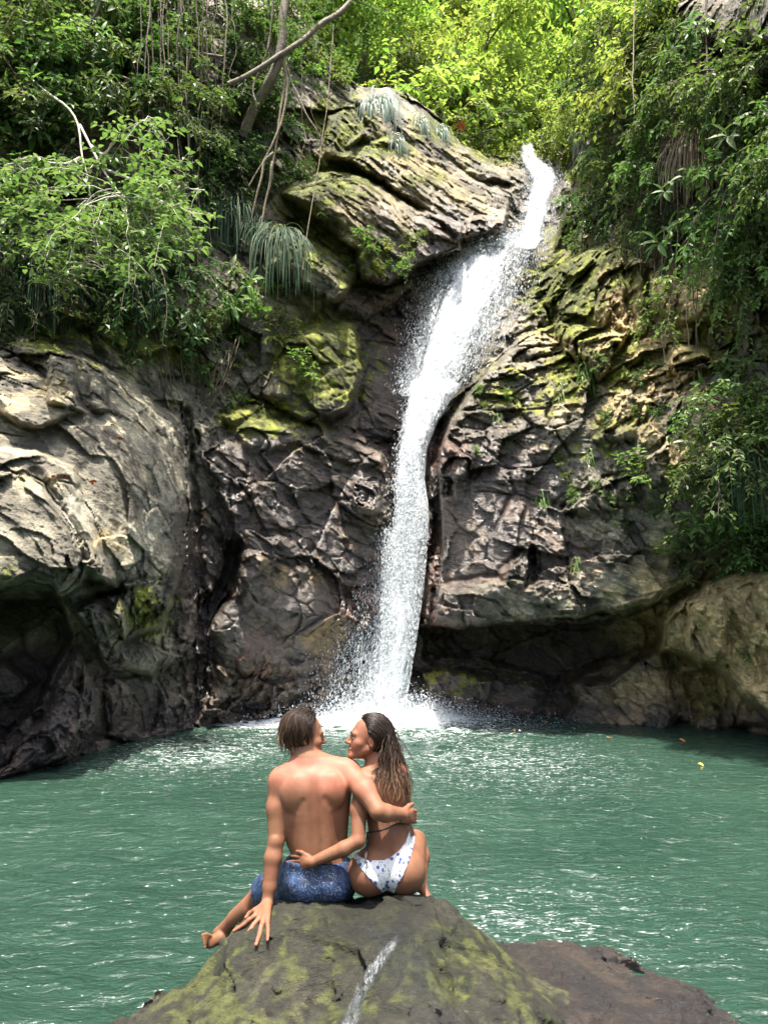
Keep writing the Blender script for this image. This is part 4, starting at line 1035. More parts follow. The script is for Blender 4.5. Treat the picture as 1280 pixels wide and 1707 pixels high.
# ------------------------------------------------------------------ hanging grass tufts, broad-leaved plants
def tuft_at(px, py, k, sc, mt, label, group=None):
    p, n = at(px, py); p = p + np.array([0, -.12, 0])
    return place1('hanging_grass', TUFTS[k], mt, label, 'grass', p, (0, 0, yaw_of(n, .6) + R_.uniform(-.2, .2)), sc, group)
for px, py, k, sc, mt, lab in ((378, 345, 0, 1.0, L_BLADE, 'largest dark tuft of hanging grass beside the pale-branched bush'), (424, 388, 1, .75, L_BLADE, 'short narrow tuft of hanging grass between two bigger tufts'),
                               (472, 405, 0, .95, L_BLADE, 'long pale-streaked tuft of hanging grass nearest the slanted slab'), (322, 205, 0, .9, L_BLADE, 'shaded tuft of hanging grass above the dark hollow'),
                               (365, 240, 1, .85, L_BLADE, 'tuft of hanging grass under the leaning trunk'), (410, 150, 2, 1.2, L_SILVER, 'small silvery tuft behind the leaning trunk'),
                               (420, 235, 1, .8, L_BLADE, 'dark hanging grass among the aerial roots'), (330, 330, 1, .9, L_BLADE, 'dark hanging grass left of the largest tuft'),
                               (640, 175, 2, 1.5, L_SILVER, 'largest silvery grass tuft on the rock ridge'), (615, 178, 2, 1.1, L_SILVER, 'silvery grass tuft left of the largest one on the ridge'),
                               (660, 240, 2, 1.1, L_SILVER, 'silvery grass tuft alone on the slab below the ridge'), (700, 208, 2, 1.0, L_SILVER, 'silvery grass tuft on the middle of the ridge'),
                               (735, 222, 2, 1.0, L_SILVER, 'silvery grass tuft near the lower end of the ridge'), (985, 225, 1, 1.0, L_SILVER, 'long silvery grass clump high on the right cliff'),
                               (1222, 770, 1, .8, L_BLADE, 'grass tuft hanging on the lower right wall')):
    tuft_at(px, py, k, sc, mt, lab)
for px, py in ((70, 470), (105, 478), (150, 470), (190, 475), (30, 480), (235, 470)):
    tuft_at(px, py, R_.choice((0, 1)), R_.uniform(.7, .95), L_BLADE, 'dark grass tuft hanging along the lip above the left slab', 'grass tufts along the lip')
for px, py in ((1150, 235), (1170, 240), (1188, 238), (1160, 262)):
    tuft_at(px, py, 0, R_.uniform(.8, 1.1), L_DRY, 'dry brown grass tress hanging under the dark right overhang', 'dry tresses on the right')
def ros_at(px, py, k, sc, mt, label, group=None):
    p, n = at(px, py, .03); st, fo = ROS[k]
    return place(None, [('stem', st, B_ROOT), ('foliage', fo, mt)], 'broadleaf_plant', label, 'plant', p, yaw_of(n, .6), sc, group)
for px, py, k, sc, mt, lab in ((372, 470, 0, 1.0, L_PALE, 'broad-leaved plant left of the lower grass tuft'), (405, 505, 1, 1.0, L_LIME, 'big pale broad-leaved plant below the hanging grass'),
                               (360, 525, 0, .9, L_PALE, 'broad-leaved plant low on the ledge'), (430, 470, 1, .9, L_PALE, 'broad-leaved plant touching the lower grass tuft'),
                               (315, 570, 2, 1.3, L_MID, 'small-leaved plant left of the root tangle'), (390, 560, 1, .8, L_LIME, 'broad-leaved plant above the root tangle'),
                               (396, 660, 1, .55, L_LIME, 'star-shaped seedling on the mossy rock under the ledge'), (1190, 715, 1, .85, L_LIME, 'plant with one large pale drooping leaf on the right wall'),
                               (1125, 395, 0, .8, L_PALE, 'broad-leaved plant in the dark recess on the right'), (1210, 640, 0, .9, L_MID, 'broad-leaved plant above the large drooping leaf'),
                               (1195, 860, 0, .9, L_LIME, 'broad-leaved plant low on the right wall'), (35, 215, 1, 1.5, L_MID, 'large broad-leaved plant growing at the left edge'),
                               (990, 75, 1, 1.4, L_SUN, 'broad yellow-green leaves catching sun on the right cliff')):
    ros_at(px, py, k, sc, mt, lab)
for i in range(22):
    if i < 12: px, py, lab, gr = R_.uniform(0, 430), R_.uniform(0, 250), 'broad-leaved plant among the small-leaved shrubs of the upper left cliff', 'broad-leaved plants on the upper left cliff'
    else: px, py, lab, gr = R_.uniform(1000, 1270), R_.uniform(20, 420), 'broad-leaved plant among the trailing shrubs of the right cliff', 'broad-leaved plants on the right cliff'
    p, n = at(px, py, .1); k = R_.choice((0, 1)); place(None, [('stem', ROS[k][0], B_ROOT), ('foliage', ROS[k][1], R_.choice((L_MID, L_PALE, L_LIME)))], 'broadleaf_plant', lab, 'plant', p + np.array([n[0] * .2, -R_.uniform(.5, 1.1), 0]), yaw_of(n, .6), R_.uniform(.7, 1.1), gr)
fern = make_tuft(210, 26, .40, .022, .9, 1.0)
for px, py in ((975, 620), (935, 655), (985, 760), (830, 700), (905, 830), (960, 940)):
    p, n = at(px, py); place1('fern', fern, L_LIME, 'small green fern clinging to the right rock', 'fern', p, (0, 0, R_.uniform(-.4, .4)), R_.uniform(.7, 1.1), 'ferns on the right rock')

# ------------------------------------------------------------------ the pale-branched bush
def pale_bush():
    rng = np.random.default_rng(9); Y0 = 11.9
    t = thing('pale_branched_bush', 'big spreading bush with pale bare branches over the left cliff', 'bush', W(100, 170, 13.2))
    o0 = np.array(t.location)
    def px_curve(pts, y0, y1, n=14):
        pts = np.array(pts, float); s = np.linspace(0, len(pts) - 1, n); i = np.arange(len(pts))
        x = np.interp(s, i, pts[:, 0]); y = np.interp(s, i, pts[:, 1])
        x = np.convolve(np.pad(x, 1, 'edge'), [.25, .5, .25], 'valid'); y = np.convolve(np.pad(y, 1, 'edge'), [.25, .5, .25], 'valid')
        return W(x, y, np.linspace(y0, y1, n)) - o0
    lv = Leaves()
    mains = [px_curve([(40,120),(70,150),(100,168),(118,182),(132,205),(135,235),(136,262),(150,300),(152,350),(165,420),(178,455)], 13.1, 11.6, 18),
             px_curve([(132,205),(150,240),(170,280),(190,310),(210,335),(262,352)], 12.6, 11.4, 14),
             px_curve([(150,240),(172,262),(182,250),(200,220),(245,198),(272,196)], 12.4, 11.7, 12),
             px_curve([(170,280),(220,300),(290,312),(345,318)], 12.2, 11.5, 12),
             px_curve([(136,262),(110,275),(60,268),(5,275)], 12.4, 11.6, 10)]
    for m in mains:
        tb = Tubes(); tb.add(m, .026, .008, 6); obj('branch', tb.mesh('branch'), B_PALE, t)
        twig_leaves(lv, rng, m, .12, .115, .5, start=.55)
    tb = Tubes()
    ends = [(rng.uniform(-30, 345), rng.uniform(262, 480)) for _ in range(68)]
    ends = [e for e in ends if e[1] < 500 - max(0, e[0] - 180) * .25 and not (e[0] > 290 and e[1] > 400)]
    ends += [(230, 205), (275, 235), (262, 262), (210, 235), (300, 470), (280, 492), (215, 470), (340, 372), (325, 385)]
    src = np.concatenate([m[5:] for m in mains])
    for ex, ey in ends:
        e = W(ex, ey, Y0 + rng.normal() * .55 - .2) - o0
        d2 = ((src - e) ** 2).sum(1) + .8 * (src[:, 2] < e[2] - .1); s = src[np.argsort(d2)[rng.integers(0, 10)]]
        mid = (s + e) / 2 + np.array([0, -.1, .22 * np.linalg.norm(e - s)])
        q = np.linspace(0, 1, 9)[:, None]; br = (1 - q) ** 2 * s + 2 * q * (1 - q) * mid + q * q * e + .015 * rng.normal(size=(9, 3))
        tb.add(br, .010, .004, 4); twig_leaves(lv, rng, br, .06, .145, .55, .1, 1.8, .4)
        for j in range(4):
            k = rng.integers(4, 9); tw = curve(rng, br[k], (rng.normal(), rng.normal() * .7, .08 * rng.normal()), rng.uniform(.3, .55), 4, .15)
            tb.add(tw, .005, .002, 3); twig_leaves(lv, rng, tw, .06, .14, .55, .1, 1.8)
    obj('twigs', tb.mesh('twigs'), B_PALE, t)
    obj('foliage', lv.mesh('foliage', True), leaf_mat('bush_leaf', [(.06, .12, .03), (.10, .17, .045), (.14, .20, .07), (.05, .10, .03)], .28), t)
pale_bush()

# ------------------------------------------------------------------ leaning tree with aerial roots
def px_line(pts, Y, n=16, wob=0.0, seed=0):
    pts = np.array(pts, float); Yv = np.interp(np.linspace(0, 1, len(pts)), np.linspace(0, 1, len(np.atleast_1d(Y))), np.atleast_1d(Y))
    P3 = W(pts[:, 0], pts[:, 1], Yv); d = np.r_[0, np.cumsum(np.linalg.norm(np.diff(P3, axis=0), axis=1))]
    s = np.linspace(0, d[-1], n); q = np.stack([np.interp(s, d, P3[:, k]) for k in range(3)], 1)
    for _ in range(2): q[1:-1] = .25 * q[:-2] + .5 * q[1:-1] + .25 * q[2:]
    if wob: q[1:-1] += wob * np.stack([fbm(np.stack([s * 1.5, s * 0 + seed + k, s * 0], -1), 3, 5) for k in range(3)], 1)[1:-1]
    return q
def leaning_tree():
    t = thing('leaning_tree', 'tree with a crooked leaning trunk and aerial roots over the left cliff', 'tree', W(408, 225, 15.9))
    o0 = np.array(t.location)
    def part(name, pts, Y, r0, r1, mt=B_BARK, wob=.04, sides=8, seed=0):
        tb = Tubes(); tb.add(px_line(pts, Y, 22, wob, seed) - o0, r0, r1, sides); return obj(name, tb.mesh(name), mt, t)
    part('trunk', [(406,228),(412,200),(425,172),(445,148),(458,118),(468,90),(472,40),(478,-40),(482,-140)], (15.9, 15.3, 15.2), .12, .08)
    part('limb', [(380,140),(408,128),(440,110),(462,95),(500,68),(530,45),(565,20),(620,-30)], (15.0, 15.2, 16.0), .05, .07)
    part('limb', [(262,75),(285,90),(330,90),(372,95)], (15.0, 15.0), .02, .03)
    for k, pts in enumerate(([(466,92),(476,120),(470,165),(462,215),(456,260),(455,300)], [(474,95),(478,140),(472,190),(455,240),(430,290),(415,310)], [(456,255),(440,268),(434,300),(422,345),(418,372)],
                             [(455,270),(452,310),(442,350),(436,385)], [(480,110),(490,150),(510,190),(530,215),(540,245)], [(372,-20),(378,40),(374,100),(370,180),(360,270),(352,330)], [(455,-20),(452,40),(448,90)],
                             [(428,180),(420,150),(440,100),(450,60)])):
        part('root', pts, (15.3, 15.4), .038 if k < 4 else .024, .016, B_TAN if k < 4 else B_BARK, .05, 6, k)
    rng = np.random.default_rng(31); lv = Leaves(); tb = Tubes()
    for px, py in [(rng.uniform(330, 640), rng.uniform(-120, 60)) for _ in range(30)]:
        c = W(px, py, 15.4 + rng.normal() * .6) - o0
        br = curve(rng, c, (rng.normal(), rng.normal(), -.1), .8, 6, .4); tb.add(br, .012, .004, 3); twig_leaves(lv, rng, br, .05, .12, .45)
        for j in range(4):
            tw = curve(rng, br[rng.integers(1, 6)], rng.normal(size=3), .45, 4, .5); tb.add(tw, .006, .003, 3); twig_leaves(lv, rng, tw, .05, .12, .45)
    obj('twigs', tb.mesh('twigs'), B_BARK, t); obj('crown', lv.mesh('crown'), L_MID, t)
leaning_tree()

# ------------------------------------------------------------------ vines and roots that hang on their own
def vine(pts, Y, r, mt, label, name='vine', group=None, wob=.05, seed=0):
    q = px_line(pts, Y, 26, wob, seed); tb = Tubes(); tb.add(q - q[0], r, r * .7, 5)
    o = obj(name, tb.mesh(name), mt); o.location = q[0]; return tag(o, label, 'vine', group)
vine([(556,40),(553,80),(545,180),(530,280),(515,370),(505,450)], (15.2, 14.7), .013, B_TAN, 'long straight thin vine hanging past the slanted slabs', wob=.02)
vine([(1020,560),(1022,600),(1040,625),(1068,622),(1092,600),(1096,560),(1090,520)], (14.6, 14.2), .022, B_TAN, 'looped brown vine hanging on the right wall')
vine([(1040,400),(1044,470),(1036,540),(1026,600)], (15, 14.6), .02, B_ROOT, 'dark vine running down the yellow pillar')
vine([(1060,400),(1064,500),(1068,600),(1064,680)], (14.8, 14.2), .018, B_TAN, 'pale vine running down right of the yellow pillar')
vine([(1058,-40),(1055,60),(1053,120),(1056,190)], (14.0, 13.6), .014, B_TAN, 'short thick vine among the leaves high on the right')
vine([(1175,-10),(1176,60),(1178,130)], (12.4, 12.2), .02, B_ROOT, 'dark vine hanging on the grey rock at the upper right')
vine([(1160,770),(1185,740),(1215,715),(1235,700)], (12.4, 11.9), .02, B_TAN, 'woody stem slanting up beside the large drooping leaf')
vine([(130,60),(160,20),(175,-20)], (13.8, 13.8), .03, B_BARK, 'crooked stem in the upper left corner')
for k, (x, y0, y1) in enumerate(((258, 20, 230), (300, 10, 200), (345, 60, 230), (240, 60, 200), (392, 60, 180), (500, 30, 240), (520, 110, 260), (52, 30, 200), (75, 60, 180), (210, 10, 160))):
    vine([(x + R_.uniform(-10, 10), -90), (x, y0), (x + R_.uniform(-8, 8), (y0 + y1) / 2), (x + R_.uniform(-14, 14), y1)], (14.2 + x * .003, 14.0 + x * .003), R_.uniform(.006, .013), R_.choice((B_TAN, B_BARK)), 'thin hanging liana on the shaded upper left cliff', 'liana', 'lianas on the upper left cliff', .22, k)
for k in range(16):
    x = 235 + k * 8 + R_.uniform(-4, 4); y0 = R_.uniform(440, 520); y1 = R_.uniform(600, 680)
    Yc = float(at(x, 560)[0][1]) - .12
    vine([(x + R_.uniform(-10, 10), -90), (x, y0), (x + R_.uniform(-8, 8), (y0 + y1) / 2), (305 + (x - 305) * .55 + R_.uniform(-10, 10), y1)], (Yc, Yc + .15), R_.uniform(.008, .016), B_ROOT, 'brown root hanging in the tangle above the cleft', 'root', 'roots above the cleft', .12, k)
for k in range(7):
    x = 330 + k * 9; Yc = float(at(350, 660)[0][1]) - .1
    vine([(400 - k * 6, 560 + k * 6), (375 - k * 3, 640), (345 - k * 4, 690), (318, 720 + k * 3)], (Yc, Yc), R_.uniform(.008, .014), B_ROOT, 'brown root slanting down into the cleft', 'root', 'roots slanting into the cleft', .1, k + 30)
for k in range(9):
    x = 1065 + k * 13; y0 = 395 + R_.uniform(-30, 40); Yc = float(at(x, 520)[0][1]) - .15
    vine([(x, y0), (x + R_.uniform(-6, 6), 520), (x + R_.uniform(-12, 12), R_.uniform(580, 720))], (Yc, Yc), R_.uniform(.006, .012), R_.choice((B_TAN, B_ROOT)), 'thin root hanging down the broken right wall', 'root', 'roots on the right wall', .08, k + 60)

# ------------------------------------------------------------------ fallen leaves
def leaf1(L, w):
    l = Leaves(); l.add((0, 0, 0), (1, 0, 0), (0, 0, 1), L, L * w); return l.mesh('fallen_leaf', True)
FL = [leaf1(.12, .5), leaf1(.09, .6)]
for px, py in ((800, 1208), (855, 1216), (1010, 1229), (1130, 1232), (1162, 1272), (905, 1202), (820, 1195), (740, 1204)):
    v = (853.5 - py) / FOC; tt = -(CAMZ - .03) / (ST + v * CT); Yw = tt * (CT - v * ST)
    p = W(px, py, Yw); place1('fallen_leaf', R_.choice(FL), L_ORANGE, 'small orange leaf floating on the pool near the right bank', 'leaf', p, (.1, .1, R_.uniform(0, 6)), 1.1, 'leaves floating on the pool')
for cx, cy, n, lab, gr, mt in ((104, 795, 7, 'fallen red leaf on the left slab', 'red leaves on the left slab', L_RED), (158, 803, 6, 'fallen red leaf on the left slab', 'red leaves on the left slab', L_RED), (180, 725, 4, 'fallen red leaf on the left slab', 'red leaves on the left slab', L_RED),
                               (325, 860, 8, 'fallen orange leaf caught in the cleft', 'orange leaves in the cleft', L_ORANGE), (128, 965, 4, 'fallen red leaf at the foot of the left slab', 'red leaves under the slab', L_RED), (215, 805, 4, 'fallen red leaf on the left slab', 'red leaves on the left slab', L_RED)):
    for i in range(n):
        p, nn = at(cx + R_.gauss(0, 11), cy + R_.gauss(0, 9), .02)
        e = Vector(nn).to_track_quat('Z', 'Y').to_euler(); place1('fallen_leaf', R_.choice(FL), mt, lab, 'leaf', p, (e.x, e.y, e.z + R_.uniform(0, 3)), 1.0, gr)
# ------------------------------------------------------------------ the couple
def skin_mat():
    k = NT('skin'); co = k.obj_co(); a = k.n('Attribute', attribute_name='skin').outputs['Color']
    n1 = k.noise(co, 22, 4, .6); n2 = k.noise(co, 260, 2, .5)
    g = k.n('VectorMath', operation='SCALE'); k.l(a, g.inputs[0]); k.l(k.ramp(n1, .3, .7, .92, 1.08), g.inputs['Scale'])
    k.l(g.outputs[0], k.b.inputs['Base Color'])
    k.b.inputs['Subsurface Weight'].default_value = .10; k.b.inputs['Specular IOR Level'].default_value = .25; k.b.inputs['Subsurface Radius'].default_value = (.012, .005, .003); k.b.inputs['Subsurface Scale'].default_value = 1
    k.l(k.ramp(n1, .3, .7, .50, .66), k.b.inputs['Roughness'])
    dr = k.n('TexVoronoi', i_Scale=120); k.l(co, dr.inputs['Vector'])
    k.l(k.bump(k.math('ADD', k.math('ADD', n2, k.math('MULTIPLY', n1, .6)), k.ramp(dr.outputs['Distance'], .22, .1, 0, .8)), .2, .004), k.b.inputs['Normal']); return k.m
M_SKIN = skin_mat()
def hair_mat(name, dark, tip):
    k = NT(name); a = k.n('Attribute', attribute_name='along').outputs['Fac']; g = k.n('NewGeometry').outputs['Random Per Island']
    c = k.mix(k.ramp(k.math('ADD', a, k.math('MULTIPLY', g, .35)), .55, 1.2), dark, tip)
    hv = k.n('HueSaturation'); k.l(c, hv.inputs['Color']); k.l(k.ramp(g, 0, 1, .6, 1.5), hv.inputs['Value'])
    k.l(hv.outputs[0], k.b.inputs['Base Color']); k.b.inputs['Roughness'].default_value = .38; k.b.inputs['Specular IOR Level'].default_value = .3; return k.m

def head_into(f, c, R, s=1.0, smile=False):
    """c: centre of the head at eye height; R columns: right, forward, up"""
    c = np.array(c, float)
    T = lambda *p: c + R @ (np.array(p) * s)
    f.ell(T(0, -.014, .036), np.array((.074, .096, .084)) * s, .02, R)
    f.ell(T(0, .040, -.028), np.array((.061, .056, .082)) * s, .03, R)
    for q in (-1, 1):
        f.cone(T(q * .050, .002, -.050), T(q * .018, .078, -.094), .020 * s, .016 * s, .02)
        f.ell(T(q * .043, .056, -.024), np.array((.022, .026, .02)) * s, .02, R)
    f.ell(T(0, .086, -.097), np.array((.019, .016, .016)) * s, .015, R)
    f.cone(T(-.034, .080, .020), T(.034, .080, .020), .014 * s, .014 * s, .015)
    for q in (-1, 1): f.ell(T(q * .031, .100, .000), np.array((.017, .014, .011)) * s, .012, R, '-')
    for q in (-1, 1): f.ell(T(q * .031, .080, .000), np.array((.0125,) * 3) * s, .003, R)
    f.cone(T(0, .090, .008), T(0, .113, -.026), .008 * s, .0115 * s, .010)
    for q in (-1, 1): f.ell(T(q * .011, .102, -.030), np.array((.009, .010, .008)) * s, .006, R)
    f.ell(T(0, .092, -.060), np.array((.023, .011, .007)) * s, .006, R)
    f.ell(T(0, .090, -.074), np.array((.020, .011, .008)) * s, .006, R)
    f.ell(T(0, .104, -.067), np.array((.022, .014, .0028)) * s, .003, R, '-')
    if smile:
        for q in (-1, 1): f.ell(T(q * .036, .062, -.046), np.array((.019, .02, .018)) * s, .015, R)
    for q in (-1, 1):
        Re = R @ Rz(q * .35) @ Rx(-.15)
        f.ell(T(q * .075, -.008, -.014), np.array((.007, .016, .028)) * s, .006, Re)
        f.ell(T(q * .084, -.003, -.010), np.array((.006, .010, .018)) * s, .003, Re, '-')
    return T

def finger(f, pts, r0, r1, k=.004):
    n = len(pts); f.chain(pts, [r0 + (r1 - r0) * i / (n - 1) for i in range(n)], k)

def march(f, px, py, y0=3.3, y1=4.8, off=0.0):
    """first point of the body met by the sight line of a pixel"""
    Y = np.arange(y0, y1, .004); q = W(px, py, Y)
    ii = np.round((q - f.lo) / f.h).astype(int); ok = ((ii >= 0) & (ii < f.n)).all(1)
    v = np.full(len(Y), 1.0); v[ok] = f.F[ii[ok, 0], ii[ok, 1], ii[ok, 2]]
    h = np.argmax(v < 0); Yh = Y[h] if v[h] < 0 else 4.15
    return W(px, py, Yh + off)

H_ = .0045
man = Field((-1.12, 3.62, .05), (.32, 5.0, 1.56), H_)
wom = Field((-.56, 3.70, .35), (.36, 5.0, 1.50), H_)
# ---- his trunk
man.ell(W(530,1461,4.18), (.150,.115,.11), .05)
for x in (508, 554): man.ell(W(x,1470,4.13), (.085,.10,.085), .04)
man.ell(W(528,1415,4.165), (.130,.092,.13), .06)
man.ell(W(523,1348,4.17), (.158,.105,.19), .06)
man.ell(W(521,1308,4.165), (.178,.095,.105), .06)
man.cone(W(479,1318,4.16), W(492,1398,4.17), .055, .040, .05); man.cone(W(566,1318,4.17), W(565,1398,4.18), .055, .040, .05)
man.cone(W(513,1266,4.20), W(474,1294,4.17), .052, .050, .05); man.cone(W(513,1266,4.20), W(574,1282,4.19), .052, .052, .05)
for x, y, a in ((490, 1322, .25), (556, 1316, -.25)): man.ell(W(x,y,4.095), (.055,.030,.080), .035, Ry(a))          # shoulder blades
for x in (512, 541): man.cone(W(x,1322,4.098), W(x - 1,1434,4.092), .022, .030, .06)                                      # muscles along the spine
man.cone(W(521,1290,4.046), W(528,1440,4.052), .013, .014, .035, '-')                                                      # spine furrow
for x0, y0, x1, y1 in ((494, 1352, 504, 1338), (552, 1346, 543, 1334)): man.cone(W(x0,y0,4.045), W(x1,y1,4.04), .006, .004, .03, '-')
yaw_m = -math.radians(70); Rm = Rz(yaw_m) @ Rx(math.radians(-6)); cm = W(507,1226,4.225)
man.cone(W(514,1272,4.20), cm + Rm @ np.array((0,-.025,-.045)), .058, .054, .03)
# ---- her trunk
wom.ell(W(646,1440,4.18), (.155,.115,.10), .05)
wom.ell(W(615,1455,4.135), (.108,.120,.108), .03); wom.ell(W(675,1451,4.135), (.105,.122,.115), .03)
wom.ell(W(648,1395,4.165), (.104,.080,.11), .06)
wom.ell(W(641,1340,4.185), (.108,.082,.14), .05)
wom.ell(W(637,1308,4.185), (.115,.075,.085), .05)
wom.cone(W(630,1272,4.215), W(608,1296,4.18), .040, .042, .04); wom.cone(W(630,1272,4.215), W(660,1286,4.20), .040, .042, .04)
wom.ell(W(618,1312,4.12), (.04,.024,.06), .03, Ry(.2)); wom.ell(W(655,1312,4.13), (.04,.024,.06), .03, Ry(-.2))
wom.cone(W(640,1300,4.085), W(648,1425,4.07), .008, .009, .03, '-')
wom.cone(W(647,1462,4.035), W(650,1500,4.03), .004, .010, .018, '-')
for x in (628, 666): wom.ell(W(x,1340,4.27), (.052,.06,.06), .03)
yaw_w = math.radians(101); Rw = Rz(yaw_w) @ Rx(math.radians(6)); cw = W(613,1231,4.215)
wom.cone(W(627,1278,4.215), cw + Rw @ np.array((0,-.03,-.05)), .044, .044, .03)
# keep her away from him: copies of the bare trunks for the clothes
man.ell(W(470,1302,4.18), (.058,.058,.060), .04); man.ell(W(582,1289,4.19), (.060,.060,.062), .04)
# ---- his legs
LK = W(436,1490,4.55); LA = W(366,1556,4.74)
def his_legs(f, g=0.0):
    f.cone(W(506,1466,4.22), LK, .088 + g, .062 + g * .8, .05)
    f.cone(W(556,1466,4.24), W(572,1462,4.62), .088 + g, .062 + g, .05)
his_legs(man)
man.cone(LK, LA, .055, .034, .02); man.cone(LK + .35 * (LA - LK) + np.array((.02,-.02,0)), LK + .6 * (LA - LK), .045, .038, .03)
man.cone(W(572,1462,4.62), W(580,1530,4.80), .055, .034, .02)
heel = W(372,1562,4.70); ball = W(346,1568,4.62)
man.cone(LA, heel, .032, .030, .02); man.cone(heel, ball, .030, .024, .02); man.cone(heel, W(350,1576,4.62), .028, .018, .02)
for i in range(5):
    b0 = W(350 - 1.5 * i, 1560 + 4.3 * i, 4.62 - .004 * i); b1 = W(338 + 1.0 * i, 1559 + 5.0 * i, 4.57 - .004 * i)
    finger(man, [b0, (b0 + b1) / 2 + np.array((0, 0, .005)), b1], .0125 - .001 * i, .0095 - .0007 * i, .004)
# ---- his left arm, propped on the boulder
sh = W(466,1302,4.18); el = W(460,1402,4.11); wr = W(446,1504,4.045)
man.chain([sh, sh + .45 * (el - sh) + np.array((-.004, 0, 0)), el], [.052, .050, .039], .03)
man.chain([el, el + .28 * (wr - el) + np.array((-.002, -.005, 0)), el + .75 * (wr - el), wr], [.039, .043, .033, .027], .015)
man.ell(el + np.array((.0, -.034, .005)), (.018, .012, .022), .02)
HX = [(423,1529),(430,1534),(438,1537),(446,1536),(407,1541),(417,1551),(433,1557),(447,1552),(390,1552),(403,1567),(427,1575),(446,1567)]
_M = np.array([[1, x - 425, y - 1545] for x, y in HX], float); _Yr = np.array([march(ROCK_F, x, y)[1] for x, y in HX])
_co = np.linalg.lstsq(_M, _Yr, rcond=None)[0]; _bias = float((_Yr - _M @ _co).min()) * .3
def on_rock(x, y, o):
    return W(x, y, _co @ np.array((1, x - 425, y - 1545)) + _bias - o)
kn = [on_rock(x, y, .028) for x, y in HX[:4]]
mi = [on_rock(x, y, .014) for x, y in HX[4:8]]
ti = [on_rock(x, y, .003) for x, y in HX[8:]]
for i in range(4):
    r = (.0112, .0116, .0112, .0097)[i]
    man.cone(wr + (kn[i] - wr) * .12, kn[i], .022, .0125, .012)
    finger(man, [kn[i], (kn[i] + mi[i]) / 2 + np.array((0, 0, .004)), mi[i], (mi[i] + ti[i]) / 2, ti[i]], r * 1.08, r * .76, .004)
    man.ell(kn[i] + np.array((0, -.002, .006)), (.0085,) * 3, .006)
man.chain([wr + .2 * (kn[0] - wr), on_rock(425,1518,.03), on_rock(416,1523,.018), on_rock(410,1530,.012)], [.019, .014, .0115, .009], .006)
# ---- his right arm round her back
s2 = W(582,1289,4.18); e2 = W(630,1352,4.00); w2 = W(672,1357,4.085)
man.chain([s2, s2 + .5 * (e2 - s2) + np.array((.006, -.012, .010)), e2], [.054, .052, .041], .03)
man.chain([e2, e2 + .3 * (w2 - e2) + np.array((0, -.006, -.004)), w2], [.041, .042, .029], .015)
for i in range(4):
    z = np.array((0, 0, -.017 * i)); k1 = W(686,1351,4.135) + z; k2 = W(692,1352,4.175) + z; k3 = W(688,1354,4.215) + z
    man.cone(w2 + z * .4, k1, .022, .0125, .012); finger(man, [k1, k2, k3], .0105, .0085, .004)
man.chain([w2 + np.array((0, 0, .012)), W(682,1343,4.13), W(688,1340,4.165)], [.016, .012, .009], .006)
# ---- her legs
wom.cone(W(612,1452,4.24), W(622,1446,4.66), .088, .062, .05)
RK = W(692,1402,4.58)
wom.cone(W(678,1446,4.24), RK, .094, .058, .05); RA = W(701,1466,4.46)
wom.chain([RK, RK + .4 * (RA - RK) + np.array((.02, 0, 0)), RA], [.055, .046, .031], .02)
wom.cone(W(622,1446,4.66), W(630,1520,4.82), .052, .034, .02)
fh = W(702,1478,4.42); fb = W(713,1498,4.36)
wom.cone(RA, fh, .031, .029, .015); wom.cone(fh, fb, .028, .022, .015)
for i in range(5):
    b0 = fb + np.array((.012 - .010 * i, 0, -.002)); finger(wom, [b0, b0 + (fb - fh) * .28], .010 - .0006 * i, .0085 - .0006 * i, .004)
# ---- her left arm across his back
s3 = W(607,1300,4.16); e3 = W(597,1402,4.035); hp = march(man, 520, 1437, off=-.030)
w3 = np.array(hp)
wom.ell(s3, (.045, .045, .048), .03)
wom.chain([s3, s3 + .5 * (e3 - s3) + np.array((-.012, 0, 0)), e3], [.044, .040, .034], .025)
wom.chain([e3, e3 + .3 * (w3 - e3) + np.array((0, -.008, -.004)), w3], [.034, .036, .024], .012)
tips = ((483,1427),(477,1437),(477,1446),(484,1453)); knk = ((506,1429),(504,1435),(504,1441),(507,1447))
for i in range(4):
    k1 = march(man, *knk[i], off=-.014); mx_ = ((knk[i][0] + tips[i][0]) / 2, (knk[i][1] + tips[i][1]) / 2)
    k2 = march(man, *mx_, off=-.013); k3 = march(man, *tips[i], off=-.008)
    r = (.0088, .0092, .0088, .0078)[i]
    wom.cone(w3, k1, .019, .0115, .012); finger(wom, [k1, k2, k3], r * 1.1, r * .8, .0035)
th = [march(man, 514, 1428, off=-.016), march(man, 503, 1421, off=-.013), march(man, 495, 1419, off=-.010)]
wom.chain([w3] + th, [.017, .013, .010, .008], .005)
# ---- her right arm, down in front of her
s4 = W(660,1288,4.205); e4 = W(674,1368,4.27); wom.ell(s4, (.045, .045, .047), .03)
wom.chain([s4, s4 + .5 * (e4 - s4) + np.array((.006, 0, 0)), e4], [.043, .039, .033], .025)
w4 = W(684,1392,4.50); wom.chain([e4, w4], [.033, .024], .015)
for i in range(4):
    k1 = w4 + np.array((-.02 + .016 * i, .07, -.012)); wom.cone(w4, k1, .02, .011, .01); finger(wom, [k1, k1 + np.array((0, .035, -.006)), k1 + np.array((0, .06, -.025))], .009, .0075, .0035)
wom.chain([w4, w4 + np.array((-.035, .03, 0)), w4 + np.array((-.04, .06, -.008))], [.015, .011, .009], .005)
Tm = head_into(man, cm, Rm, 1.0); Tw = head_into(wom, cw, Rw, .95, True)

